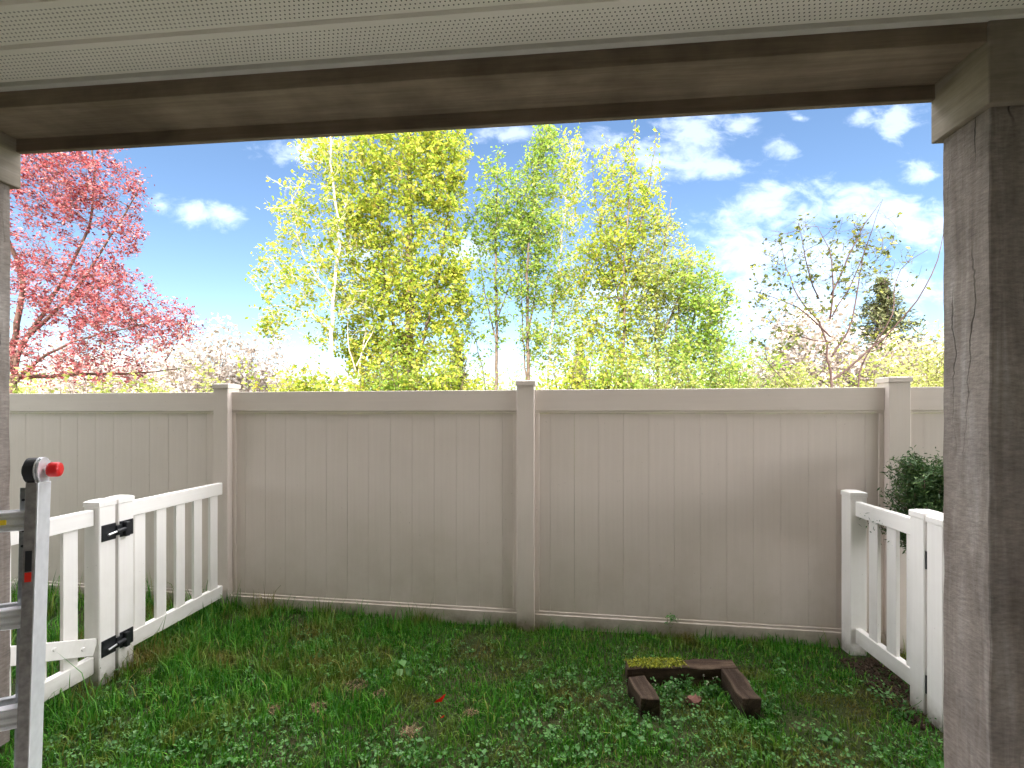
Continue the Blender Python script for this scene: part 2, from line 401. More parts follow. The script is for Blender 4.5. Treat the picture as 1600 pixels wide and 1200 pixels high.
# ------------------------------------------------------------------ covered porch
BT = 0.09                                     # the beam runs off at this slope
BA = math.atan(BT)
bdir = Vector((math.cos(BA), -math.sin(BA), 0))
PORCH0 = Vector((0, 1.775 + BT * 1.613, 0))  # outer face of the beam straight ahead
porch = thing('porch_roof', 'brown boxed porch beam with perforated white soffit and roof above it', 'porch roof', PORCH0, -BA)
# local: x along the beam, y outward; outer face at y = 0
x0b, x1b = -8.0, 6.0
bz = CH + 1.2125
obj('outer_trim_board', boxme('outer_trim_board', x0b, x1b, -0.021, 0.0, bz, bz + 0.30, 0.002), M_BEAM, porch)
obj('beam_underside', boxme('beam_underside', x0b, x1b, -0.200, -0.0215, bz + 0.058, bz + 0.30), M_BEAM, porch)
obj('inner_ledger', boxme('inner_ledger', x0b, x1b, -0.232, -0.2005, bz + 0.050, bz + 0.30, 0.002), M_BEAM, porch)
sz = CH + 1.335
obj('soffit_edge_trim', boxme('soffit_edge_trim', x0b, x1b, -0.258, -0.2325, sz - 0.008, sz + 0.02, 0.002), M_JTRIM, porch)
PW = 0.163
def soff(bm):
    h = PW / 2
    prof = [(-h + 0.0006, 0.012), (-h + 0.004, 0.0), (h - 0.014, 0.0), (h - 0.010, 0.007), (h - 0.0006, 0.012), (h - 0.0006, 0.022), (-h + 0.0006, 0.022)]
    a = [bm.verts.new((x0b, y, z)) for y, z in prof]; b_ = [bm.verts.new((x1b, y, z)) for y, z in prof]
    k = len(prof)
    for i in range(k): bm.faces.new((a[i], a[(i + 1) % k], b_[(i + 1) % k], b_[i]))
    bm.faces.new(a); bm.faces.new(list(reversed(b_)))
sm = bmesh_data('soffit_panel', soff)
for i in range(17):
    obj('soffit_panel', sm, M_SOFFIT, porch, (0, -0.2585 - PW * (i + 0.5), sz))
obj('upper_wall', boxme('upper_wall', x0b, x1b, -0.16, 0.004, bz + 0.3005, 5.40), M_SIDING, porch)
def roofm(bm):
    a = [bm.verts.new(p) for p in ((x0b, 0.30, 5.4005), (x1b, 0.30, 5.4005), (x1b, -3.6, 6.7), (x0b, -3.6, 6.7),
                                   (x0b, 0.30, 5.46), (x1b, 0.30, 5.46), (x1b, -3.6, 6.76), (x0b, -3.6, 6.76))]
    for f_ in ((0, 1, 2, 3), (7, 6, 5, 4), (0, 4, 5, 1), (1, 5, 6, 2), (2, 6, 7, 3), (3, 7, 4, 0)): bm.faces.new([a[i] for i in f_])
obj('roof', bmesh_data('roof', roofm), M_ROOF, porch)
obj('back_wall', boxme('back_wall', x0b, x1b, -3.3, -3.05, 0.02, 6.5), M_SIDING, porch)
for a_, b_ in ((-2.75, -2.60), (2.20, 2.35)):  # unseen walls added beside the porch to keep light out of it
    obj('shade_wall', boxme('shade_wall', a_, b_, -3.048, -0.55, 0.02, sz - 0.002), M_SIDING, porch)
for a_, b_ in ((x0b, x0b + 0.15), (x1b - 0.15, x1b)):
    obj('gable_wall', boxme('gable_wall', a_, b_, -3.048, -0.162, sz + 0.03, 5.5), M_SIDING, porch)

def rough_box(x0, x1, y0, y1, z0, z1, amp, step, seed):
    """box with sawn, slightly uneven faces and worn arrises"""
    bm = bmesh.new(); box(bm, x0, x1, y0, y1, z0, z1, 0.004)
    for ax, n_ in ((0, (x1 - x0)), (1, (y1 - y0)), (2, (z1 - z0))):
        lo = (x0, y0, z0)[ax]; k = max(1, int(n_ / step))
        nrm = [0, 0, 0]; nrm[ax] = 1
        for i in range(1, k):
            co = [0, 0, 0]; co[ax] = lo + n_ * i / k
            bmesh.ops.bisect_plane(bm, geom=bm.verts[:] + bm.edges[:] + bm.faces[:], plane_co=co, plane_no=nrm)
    c = Vector(((x0 + x1) / 2, (y0 + y1) / 2, (z0 + z1) / 2))
    for v in bm.verts:
        s_ = seed * 7.3
        v.co += Vector((mnoise.noise((v.co.x * 9 + s_, v.co.y * 9, v.co.z * 9)), mnoise.noise((v.co.x * 9, v.co.y * 9 + s_, v.co.z * 9 + 5)),
                        mnoise.noise((v.co.x * 9 + 3, v.co.y * 9, v.co.z * 9 + s_)))) * amp
    bmesh.ops.recalc_face_normals(bm, faces=bm.faces)
    me = bpy.data.meshes.new('rough'); bm.to_mesh(me); bm.free()
    return me
def porch_post(corner, sgn, label, seed):
    """corner: far inner corner of the shaft; sgn +1 shaft lies to the right"""
    p = thing('porch_post', label, 'post', (corner[0], corner[1], 0.0), -BA, 'porch posts')
    w, dp = 0.19, 0.19
    a, b_ = (0, w) if sgn > 0 else (-w, 0)
    sh = obj('shaft', rough_box(a, b_, -dp, 0, 0.03, CH + 1.062, 0.004, 0.045, seed), M_POST, p)
    o_ = 0.024
    z0 = CH + 1.05
    cp = obj('capital', boxme('capital', a - o_, b_ + o_, -dp - o_, o_, z0, z0 + 0.62, 0.003), M_TRIM, p)
    return p
# right shaft: far inner corner seen at x=1473, left one at x=17
def on_beam(px, off):
    k = (px - 800) / F
    # Y = PORCH0.y - BT*X + off
    Y = (PORCH0.y + off) / (1 + BT * k)
    return Vector((k * Y, Y))
porch_post(on_beam(1473, -0.026), 1, 'rough weathered grey brown wooden porch post filling the right edge', 1)
porch_post(on_beam(16.5, -0.026), -1, 'weathered wooden porch post cut by the left edge, behind the ladder', 2)

# ------------------------------------------------------------------ tall privacy fence
TH = math.atan(0.1394)
FM = Vector((0.0964, 3.265, 0))
SP = 2.426
fence = thing('privacy_fence', 'tall tan vinyl privacy fence of vertical boards closing off the yard', 'fence', FM, -TH)
pw = 0.127
def capme(name, w, zt, h, rise):
    def fn(bm):
        k = w / 2; j = w * 0.30
        lv = [(k, 0), (k, h), (k - 0.004, h + 0.003), (j, h + rise)]
        rings = [[bm.verts.new((sx * a, sy * a, z)) for sx, sy in ((-1, -1), (1, -1), (1, 1), (-1, 1))] for a, z in lv]
        for i in range(len(rings) - 1):
            for q_ in range(4): bm.faces.new((rings[i][q_], rings[i][(q_ + 1) % 4], rings[i + 1][(q_ + 1) % 4], rings[i + 1][q_]))
        bm.faces.new(list(reversed(rings[0]))); bm.faces.new(rings[-1])
    return bmesh_data(name, fn)
postm = boxme('post', -pw / 2, pw / 2, 0, pw, -0.10, 1.748, 0.004)
capm = capme('cap', 0.140, 0, 0.030, 0.007)
for i in range(-2, 3):
    po = obj('post', postm, M_TAN, fence, (i * SP, 0, 0))
    obj('cap', capm, M_TAN, po, (0, pw / 2, 1.746))
inner = SP - pw
hl = inner / 2 - 0.001
def bottom_rail(bm):
    # stepped top: recessed lip above the main rail
    prof = [(0.035, -0.10), (0.035, 0.090), (0.038, 0.0935), (0.0465, 0.0935), (0.0465, 0.1095), (0.049, 0.1125), (0.075, 0.1125), (0.075, 0.0935), (0.084, 0.0935), (0.084, -0.10)]
    a = [bm.verts.new((-hl, y, z)) for y, z in prof]; b_ = [bm.verts.new((hl, y, z)) for y, z in prof]
    k = len(prof)
    for i in range(k): bm.faces.new((a[i], a[(i + 1) % k], b_[(i + 1) % k], b_[i]))
    bm.faces.new(a); bm.faces.new(list(reversed(b_)))
def top_rail(bm):
    box(bm, -hl, hl, 0.043, 0.084, 1.563, 1.716, 0.003)
    box(bm, -hl, hl, 0.048, 0.079, 1.546, 1.5625, 0.002)
brm, trm = bmesh_data('bottom_rail', bottom_rail), bmesh_data('top_rail', top_rail)
chm = boxme('edge_channel', -0.016, 0.016, 0.0475, 0.0795, 0.113, 1.5455, 0.003)
bw = 0.173
def boardme(w): return boxme('board', -w / 2 + 0.0004, w / 2 - 0.0004, 0.055, 0.074, 0.1135, 1.545, 0.0010)
bm_full = boardme(bw)
clear = inner - 2 * 0.033
endw = (clear - 12 * bw) / 2
bm_end = boardme(endw)
for i in range(-2, 2):
    cx = (i + 0.5) * SP
    obj('top_rail', trm, M_TANH, fence, (cx, 0, 0))
    obj('bottom_rail', brm, M_TANH, fence, (cx, 0, 0))
    for s_ in (-1, 1):
        obj('edge_channel', chm, M_TAN, fence, (cx + s_ * (inner / 2 - 0.0165), 0, 0))
        obj('board', bm_end, M_TAN, fence, (cx + s_ * (clear / 2 - endw / 2), 0, 0))
    for k in range(12):
        obj('board', bm_full, M_TAN, fence, (cx + (k - 5.5) * bw, random.Random(i * 20 + k).uniform(-0.0008, 0.0008), 0))

# ------------------------------------------------------------------ low picket fences and gates
PPW = 0.098
pickm = boxme('picket', -0.0108, 0.0108, -0.038, 0.038, 0.15, 0.93, 0.002)
lowpost = boxme('post', -PPW / 2, PPW / 2, -PPW / 2, PPW / 2, -0.08, 1.010, 0.004)
lowcap = capme('cap', 0.103, 0, 0.027, 0.010)
def railme(name, y0, y1, z0, z1): return boxme(name, -0.020, 0.020, y0, y1, z0, z1, 0.003)
def put_post(parent, y, zoff=0.0):
    po = obj('post', lowpost, M_WHITE, parent, (0, y, zoff))
    obj('cap', lowcap, M_WHITE, po, (0, 0, 1.009))
    return po
# local frame: y runs along the fence away from the house; visible face at x = +side
def fence_frame(name, label, cat, xvp, X0, face, side):
    """plane of the visible post faces: X = (xvp-800)/F*Y + X0"""
    a = math.atan((xvp - 800) / F)
    o = thing(name, label, cat, (X0 - side * face * 1.0, 0, 0), -a)
    return o, math.cos(a)
XL, VL = -2.60, 870
lf, cl = fence_frame('picket_fence', 'low white vinyl picket fence section left, ending at the tall fence', 'fence', VL, XL, PPW / 2, 1)
def yl(px): return XL * F / (px - VL) / cl          # distance along the left fence of photograph column px
yA, yB = yl(187), yl(210)
put_post(lf, (yA + yB) / 2)
yE = yl(354)
obj('top_rail', railme('top_rail', yB + 0.001, yE, 0.908, 1.0), M_WHITEH, lf)
obj('bottom_rail', railme('bottom_rail', yB + 0.001, yE, 0.098, 0.192), M_WHITEH, lf)
for px in (228.75, 261.75, 291.25, 318, 342.5):
    obj('picket', pickm, M_WHITE, lf, (0, yl(px), 0))
lg, _ = fence_frame('picket_gate', 'low white picket gate left with diagonal brace, behind the ladder', 'gate', VL, XL, PPW / 2, 1)
yA2, yB2 = yl(156), yl(182.5)
put_post(lg, (yA2 + yB2) / 2, 0.0)
yG = yA2 - 1.05
obj('top_rail', railme('top_rail', yG, yA2 - 0.001, 0.905, 0.995), M_WHITEH, lg)
obj('bottom_rail', railme('bottom_rail', yG, yA2 - 0.001, 0.062, 0.160), M_WHITEH, lg)
for k in range(6):
    obj('picket', pickm, M_WHITE, lg, (-0.006, yl(123.5) - 0.1545 * k, -0.01))
put_post(lg, yG - PPW / 2 - 0.001)
# diagonal brace standing in front of the pickets
za, zb = 0.218, 0.218 + 0.40 * 1.05
ang = math.atan2(zb - za, 1.05)
br = obj('brace', boxme('brace', 0.0205, 0.034, -1.10, 0.0, -0.045, 0.045, 0.002), M_WHITE, lg, (0, yA2 - 0.003, za), (-ang, 0, 0))
def screwcap(bm):
    cyl(bm, (0.034, 0, 0), (0.039, 0, 0), 0.011, 14, 0.008)
scm = bmesh_data('screw_cap', screwcap)
for yy, zz in ((-0.075, -0.005), (-0.235, 0.01), (-0.39, 0.0)):
    obj('screw_cap', scm, M_WHITE, br, (0, yy, zz))
# black gate hinges bolted across the two posts
fx = PPW / 2
def hinge_plate(bm):
    L1, L2 = yA2 + 0.012, yB + -0.006
    mid = (yB2 + yA) / 2
    box(bm, fx + 0.0005, fx + 0.005, L1 - mid, -0.012, -0.047, 0.047, 0.0015)
    box(bm, fx + 0.0005, fx + 0.005, 0.012, L2 - mid, -0.047, 0.047, 0.0015)
    box(bm, fx + 0.003, fx + 0.014, -0.016, 0.014, -0.030, 0.030, 0.002)
    box(bm, fx + 0.004, fx + 0.030, 0.028, 0.056, -0.046, 0.040, 0.004)
    cyl(bm, (fx + 0.018, -0.02, -0.005), (fx + 0.018, 0.03, 0.0), 0.013, 12)
    for yy in (L1 - mid + 0.012, L1 - mid + 0.05, 0.068, L2 - mid - 0.01):
        for zz in (-0.033, 0.033):
            cyl(bm, (fx + 0.004, yy, zz), (fx + 0.0075, yy, zz), 0.005, 8)
def hinge_bolt(bm):
    cyl(bm, (fx + 0.018, -0.072, -0.012), (fx + 0.018, -0.016, -0.004), 0.0065, 12)
    cyl(bm, (fx + 0.018, 0.0, -0.003), (fx + 0.018, 0.03, 0.0), 0.0085, 12)
hm, hbm = bmesh_data('hinge', hinge_plate), bmesh_data('hinge_bolt', hinge_bolt)
for z_ in (0.855, 0.193):
    h_ = obj('hinge', hm, M_HINGE, lg, (0, (yB2 + yA) / 2, z_))
    obj('hinge_bolt', hbm, M_STEEL, h_)

XR, VR = 1.836, 880
rf, cr = fence_frame('picket_fence', 'short low white picket fence section right, with three pickets and two posts', 'fence', VR, XR, PPW / 2, -1)
def yr(px): return XR * F / (px - VR) / cr
put_post(rf, (yr(1330) + yr(1315)) / 2)
put_post(rf, (yr(1445.7) + yr(1421.7)) / 2, -0.004)
ya, yb = (yr(1445.7) + yr(1421.7)) / 2 + PPW / 2 + 0.0005, (yr(1330) + yr(1315)) / 2 - PPW / 2 - 0.0005
obj('top_rail', railme('top_rail', ya, yb, 0.889, 0.981), M_WHITEH, rf)
obj('bottom_rail', railme('bottom_rail', ya, yb, 0.080, 0.172), M_WHITEH, rf)
for k in range(3):
    obj('picket', pickm, M_WHITE, rf, (0, (yr(1347.7) + yr(1361)) / 2 - 0.1535 * k, -0.015))
rg, _ = fence_frame('picket_gate', 'low white picket gate right, mostly hidden by the wooden post', 'gate', VR, XR, PPW / 2, -1)
yg = yr(1449) - PPW / 2
put_post(rg, yg, -0.012)
obj('top_rail', railme('top_rail', yg - PPW / 2 - 0.95, yg - PPW / 2 - 0.0005, 0.889, 0.981), M_WHITEH, rg)
obj('bottom_rail', railme('bottom_rail', yg - PPW / 2 - 0.95, yg - PPW / 2 - 0.0005, 0.08, 0.172), M_WHITEH, rg)
for k in range(6):
    obj('picket', pickm, M_WHITE, rg, (0, yg - PPW / 2 - 0.11 - 0.1535 * k, -0.015))
put_post(rg, yg - PPW - 0.95 - 0.001, -0.012)
hgm = bmesh_data('hinge', lambda bm: (box(bm, -PPW / 2 + 0.004, PPW / 2 - 0.03, PPW / 2 + 0.0005, PPW / 2 + 0.009, -0.045, 0.045, 0.001), cyl(bm, (-PPW / 2 + 0.004, PPW / 2 + 0.005, -0.045), (-PPW / 2 + 0.004, PPW / 2 + 0.005, 0.045), 0.005, 10)))
for z_ in (0.80, 0.17):
    obj('hinge', hgm, M_HINGE, rg, (0, yg, z_))

# ------------------------------------------------------------------ ladder
LA = R(24)
ltop = pix(82, 752, 1.47)
lad = thing('ladder', 'folded aluminium ladder with a red hinge knob standing at the left edge', 'ladder', (ltop.x, ltop.y - 0.085, 0.03), LA)
tilt = R(3.6)
LH = ltop.z - 0.03
# local frame: x along the rungs (right), y away, z up; tilted about x so the foot comes toward the porch
def tilted(v):
    # rotate about the foot
    return v
def rail(bm, xr, y0, ztop, w=0.040, dp=0.078, sgn=1):
    # channel: web outside, flanges front and back
    t_ = 0.004
    xo = xr; xi = xr - sgn * w
    def bx(a, b_, c, d_): box(bm, min(a, b_), max(a, b_), c, d_, 0.0, ztop, 0.0012)
    bx(xo, xo - sgn * t_, y0, y0 + dp)
def flange(bm, xr, y0, ztop, w=0.032, dp=0.078, sgn=1):
    t_ = 0.004
    xo = xr; xi = xr - sgn * w
    for a_, b_ in ((y0, y0 + t_), (y0 + dp - t_, y0 + dp)):
        box(bm, min(xo - sgn * t_, xi), max(xo - sgn * t_, xi), a_, b_, 0.0, ztop, 0.0012)
RW = 0.44
def rot_me(me, ang_):
    me.transform(Matrix.Rotation(ang_, 4, 'X')); return me
rl = rot_me(bmesh_data('side_rail', lambda bm: rail(bm, 0.0, 0, LH)), -tilt)
r1 = obj('side_rail', rl, M_ALU, lad)
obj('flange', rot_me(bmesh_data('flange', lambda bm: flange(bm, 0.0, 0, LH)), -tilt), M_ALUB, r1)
rl2 = rot_me(bmesh_data('side_rail', lambda bm: rail(bm, -RW, 0, LH, sgn=-1)), -tilt)
r2 = obj('side_rail', rl2, M_ALU, lad)
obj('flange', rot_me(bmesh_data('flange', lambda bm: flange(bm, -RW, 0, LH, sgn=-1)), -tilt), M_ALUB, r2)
def rung(bm):
    a, b_ = -RW + 0.012, -0.012
    # ribbed tread: three rounded ribs joined into one extrusion
    prof = []
    for (yy, zz) in ((0.012, -0.030), (0.0085, -0.027), (0.0085, -0.018), (0.013, -0.013), (0.013, -0.009), (0.0075, -0.004), (0.0075, 0.004), (0.013, 0.009),
                     (0.013, 0.013), (0.0085, 0.018), (0.0085, 0.027), (0.012, 0.030), (0.050, 0.030), (0.056, 0.024), (0.056, -0.024), (0.050, -0.030)):
        prof.append((yy, zz))
    A = [bm.verts.new((a, y, z)) for y, z in prof]; B = [bm.verts.new((b_, y, z)) for y, z in prof]
    k = len(prof)
    for i in range(k): bm.faces.new((A[i], A[(i + 1) % k], B[(i + 1) % k], B[i]))
    bm.faces.new(A); bm.faces.new(list(reversed(B)))
ztop1 = CH - 146 / F * 1.497 - 0.03 - 0.03
rgm = bmesh_data('rung', rung)
rungs = []
for k in range(4):
    z_ = ztop1 - 0.303 * k
    o = obj('rung', rgm, M_ALU, lad, (0, math.sin(tilt) * z_ + 0.001, math.cos(tilt) * z_), (-tilt, 0, 0))
    rungs.append(o)
# yellow warning sticker on the top rung, reading a short line of print
st = obj('sticker', boxme('sticker', -0.20, -0.075, 0.0018, 0.0036, -0.0075, 0.0085, 0.0), M_YELLOW, rungs[0])
def print_(bm):
    for (a, w) in ((-0.098, 0.010), (-0.112, 0.010), (-0.140, 0.012)):
        box(bm, a, a + w, 0.0010, 0.0016, -0.004, 0.0055)
me = bmesh_data('rail_sticker', lambda bm: (box(bm, -0.026, -0.010, -0.0012, -0.0002, LH * 0.785, LH * 0.835)))
obj('rail_sticker', rot_me(me, -tilt), M_DARKP, lad)
me = bmesh_data('rail_sticker', lambda bm: (box(bm, -0.026, -0.010, -0.0012, -0.0002, LH * 0.76, LH * 0.783)))
obj('rail_sticker', rot_me(me, -tilt), M_REDFLAG, lad)
# rear section, folded in behind
tl2 = R(2.2)
for sx in (0, 1):
    xr_, sg = ((-0.040, 1) if sx == 0 else (-RW + 0.040, -1))
    me = rot_me(bmesh_data('rear_rail', lambda bm: (rail(bm, xr_, 0.10, LH - 0.02, 0.034, 0.060, sg), flange(bm, xr_, 0.10, LH - 0.02, 0.034, 0.060, sg))), -tl2)
    obj('rear_rail', me, M_ALUD, lad)
for i in range(4):
    for hx in (-0.049, -0.064):
        obj('rail_hole', rot_me(bmesh_data('rail_hole', lambda bm: cyl(bm, (hx, 0.0985, LH - 0.06 - 0.05 * i), (hx, 0.1005, LH - 0.06 - 0.05 * i), 0.0045, 8)), -tl2), M_DARKP, lad)
for k in range(4):
    z_ = ztop1 - 0.303 * k
    obj('rear_rung', boxme('rear_rung', -RW + 0.046, -0.046, 0.115, 0.145, z_ - 0.02, z_ + 0.02, 0.006), M_ALUD, lad, (0, math.sin(tl2) * z_, 0))
# hinge head and red lock knob
hc = Vector((-0.016, 0.045 + math.sin(tilt) * LH, LH * math.cos(tilt) + 0.036))
def hinge_core(bm):
    cyl(bm, hc + Vector((-0.026, 0, 0)), hc + Vector((-0.001, 0, 0)), 0.041, 28)
    cyl(bm, hc + Vector((-0.034, 0, 0)), hc + Vector((-0.0265, 0, 0)), 0.026, 20)
    box(bm, hc.x - 0.022, hc.x - 0.002, hc.y - 0.026, hc.y + 0.026, hc.z - 0.085, hc.z - 0.02, 0.003)
obj('hinge', bmesh_data('hinge', hinge_core), M_DARKP, lad)
for k, (xa, xb, rr) in enumerate(((0.0005, 0.005, 0.0425), (0.008, 0.012, 0.0425))):
    def plate(bm):
        cyl(bm, hc + Vector((xa, 0, 0)), hc + Vector((xb, 0, 0)), rr, 30)
        box(bm, hc.x + xa, hc.x + xb, hc.y - 0.030, hc.y + 0.030, hc.z - 0.095, hc.z - 0.01)
    obj('hinge_plate', bmesh_data('hinge_plate', plate), M_ALU, lad)
obj('hinge_pin', bmesh_data('hinge_pin', lambda bm: cyl(bm, hc + Vector((0.010, 0, 0)), hc + Vector((0.026, 0, 0)), 0.009, 14)), M_STEEL, lad)
def knob(bm):
    prof = [(0.022, 0.017), (0.023, 0.022), (0.028, 0.0245), (0.046, 0.0245), (0.052, 0.022), (0.055, 0.015)]
    k = 26
    rings = [[bm.verts.new((hc.x + x, hc.y + r * math.cos(2 * math.pi * i / k), hc.z + r * math.sin(2 * math.pi * i / k))) for i in range(k)] for x, r in prof]
    for j in range(len(rings) - 1):
        for i in range(k):
            f_ = bm.faces.new((rings[j][i], rings[j][(i + 1) % k], rings[j + 1][(i + 1) % k], rings[j + 1][i])); f_.smooth = True
    bm.faces.new(rings[0]); bm.faces.new(list(reversed(rings[-1])))
obj('knob', bmesh_data('knob', knob), M_RED, lad)

# ------------------------------------------------------------------ plants: generators
UP = np.array([0, 0, 1.0])
def unit(v): return v / (np.linalg.norm(v) + 1e-9)
class Tree:
    def __init__(s, seed):
        s.r = np.random.default_rng(seed); s.V = []; s.Q = []; s.n = 0; s.P = []; s.D = []
    def tube(s, P, r0, r1, k):
        P = np.asarray(P); n = len(P)
        T = np.gradient(P, axis=0); T /= (np.linalg.norm(T, axis=1, keepdims=True) + 1e-9)
        ref = np.array([0.31, 0.2, 0.93]) if abs(T[0][2]) < 0.9 else np.array([1.0, 0.1, 0])
        A = np.cross(T, ref); A /= (np.linalg.norm(A, axis=1, keepdims=True) + 1e-9)
        B = np.cross(T, A)
        rr = np.linspace(r0, r1, n)[:, None, None]
        th = np.arange(k) * 2 * math.pi / k
        ring = P[:, None, :] + rr * (np.cos(th)[None, :, None] * A[:, None, :] + np.sin(th)[None, :, None] * B[:, None, :])
        s.V.append(ring.reshape(-1, 3))
        i = np.arange(n - 1)[:, None] * k; j = np.arange(k)[None, :]; j2 = (j + 1) % k
        s.Q.append((np.stack([i + j, i + j2, i + k + j2, i + k + j], -1).reshape(-1, 4) + s.n))
        s.n += n * k
    def limb(s, p, d_, L, n, wob, trop):
        P = [np.array(p, float)]; d_ = unit(np.array(d_, float))
        for _ in range(n):
            d_ = unit(d_ + wob * s.r.normal(size=3) + trop * UP)
            P.append(P[-1] + d_ * L / n)
        return np.array(P), d_
    def leaves_on(s, P, m, spread):
        t_ = s.r.random(m) * (len(P) - 1); i = np.minimum(t_.astype(int), len(P) - 2); fr = (t_ - i)[:, None]
        c = P[i] * (1 - fr) + P[i + 1] * fr + s.r.normal(size=(m, 3)) * spread
        s.P.append(c)
    def wood(s): return me_np('trunk', np.concatenate(s.V), np.concatenate(s.Q), True)
    def foliage(s, ln, wd, up=0.35, vary=0.5):
        c = np.concatenate(s.P)
        return leaf_mesh(c, ln, wd, s.r, up, vary)
def leaf_mesh(c, ln, wd, r, up=0.35, vary=0.5, droop=0.0):
    m = len(c)
    nrm = r.normal(size=(m, 3)); nrm[:, 2] = np.abs(nrm[:, 2]) + up; nrm /= np.linalg.norm(nrm, axis=1, keepdims=True)
    a = r.normal(size=(m, 3)); a[:, 2] -= droop
    a -= nrm * (a * nrm).sum(1, keepdims=True); a /= (np.linalg.norm(a, axis=1, keepdims=True) + 1e-9)
    b_ = np.cross(nrm, a)
    sc = (1 + vary * r.uniform(-1, 1, size=(m, 1)))
    L = a * ln * sc / 2; Wd = b_ * wd * sc / 2; lift = nrm * wd * 0.18
    V_ = np.stack([c - L, c + Wd - L * 0.12 + lift, c + L, c - Wd - L * 0.12 + lift], 1).reshape(-1, 3)
    k = np.arange(m)[:, None] * 4
    Fq = np.concatenate([k + np.array([[0, 1, 2]]), k + np.array([[0, 2, 3]])], 0)
    return me_np('foliage', V_, Fq)
def plant_obj(name, label, cat, base, tr, fol, bark, leafm, group=None):
    o = thing(name, label, cat, base, 0, group)
    for n_, me, m_ in (('trunk', tr, bark), ('foliage', fol, leafm)):
        if me is None: continue
        me.transform(Matrix.Translation(-Vector(base)))
        c = obj(n_, me, m_, o)
        if n_ == 'foliage': stuff(c)
    return o
def pixpts(pts, Y, r, jit=0.25):
    """a stem through the given photograph positions, wandering a little in depth"""
    out = []; dy_ = 0.0
    for i, (x, y) in enumerate(pts):
        out.append(np.array(pix(x, y, Y)) + np.array([0, dy_, 0])); dy_ += r.normal() * jit
    return np.array(out)
def resample(P, n):
    P = np.asarray(P); seg = np.linalg.norm(np.diff(P, axis=0), axis=1); t_ = np.concatenate([[0], np.cumsum(seg)])
    u = np.linspace(0, t_[-1], n)
    Q = np.stack([np.interp(u, t_, P[:, k]) for k in range(3)], 1)
    for _ in range(2): Q[1:-1] = (Q[:-2] + 2 * Q[1:-1] + Q[2:]) / 4
    return Q
def grown(seed, stems, blobs, Y, leafn, ln, wd, depth=0.8, spread=0.05, rise=0.8, twigs=2, stemleaf=0.0, trop=0.12, rs=1.0, up=0.35):
    """stems: (photograph points, r0, r1); blobs: (px, py, rx, ry, count) crown masses. Branches grow out of the
    nearest wood toward points of the crown, so all twigs hang together."""
    T = Tree(seed); r = T.r; nodes = []
    for pts, r0, r1 in stems:
        P = pixpts(pts, Y, r)
        if pts[0][1] >= 600: P = np.concatenate([[np.array([P[0][0], P[0][1], -0.08])], P])
        n_ = max(6, int(np.linalg.norm(P[-1] - P[0]) / 0.22)); P = resample(P, n_)
        P[1:-1] += r.normal(size=(n_ - 2, 3)) * 0.012
        T.tube(P, r0, r1, 7 if r0 > 0.03 else 5)
        nodes.append(P[int(n_ * 0.12):])
        if stemleaf:
            T.leaves_on(P[int(n_ * 0.45):], r.poisson(stemleaf * n_), spread * 1.3)
    pts = []
    for px, py, rx, ry, cnt in blobs:
        v = r.normal(size=(cnt, 3)); v /= np.linalg.norm(v, axis=1, keepdims=True); v *= r.random((cnt, 1)) ** (1 / 2.4)
        k = Y / F
        c = np.array(pix(px, py, Y))
        pts.append(c + v * np.array([rx * k, rx * k * depth, ry * k]))
    tg = np.concatenate(pts); tg = tg[tg[:, 2] > 0.25]; r.shuffle(tg)
    ND = np.zeros((len(tg) * 4 + sum(len(a) for a in nodes), 3)); m = 0
    for a in nodes: ND[m:m + len(a)] = a; m += len(a)
    for q_ in tg:
        dv = q_ - ND[:m]; dist = np.linalg.norm(dv, axis=1) + rise * np.maximum(0, ND[:m, 2] - q_[2])
        i = int(np.argmin(dist)); p0 = ND[i]; L = np.linalg.norm(q_ - p0)
        if L < 0.05: continue
        mid = (p0 + q_) / 2 + np.array([0, 0, -trop * L]) + r.normal(size=3) * 0.06 * L
        t_ = np.linspace(0, 1, 5)[:, None]
        B = p0 * (1 - t_) ** 2 + 2 * mid * t_ * (1 - t_) + q_ * t_ ** 2
        rb = (0.0035 + 0.0075 * min(L, 1.6)) * rs
        T.tube(B, rb, 0.0022, 4 if L > 0.5 else 3)
        ND[m:m + 3] = B[2:]; m += 3
        if leafn:
            T.leaves_on(B[1:], r.poisson(leafn), spread)
            for _ in range(twigs):
                k = r.integers(1, 5); C, _e = T.limb(B[k], (q_ - p0) / L + r.normal(size=3) * 0.8, r.uniform(0.10, 0.28), 3, 0.2, 0.05)
                T.tube(C, 0.003, 0.0015, 3); T.leaves_on(C, r.poisson(leafn * 0.7), spread)
    return T.wood(), T.foliage(ln, wd, up)
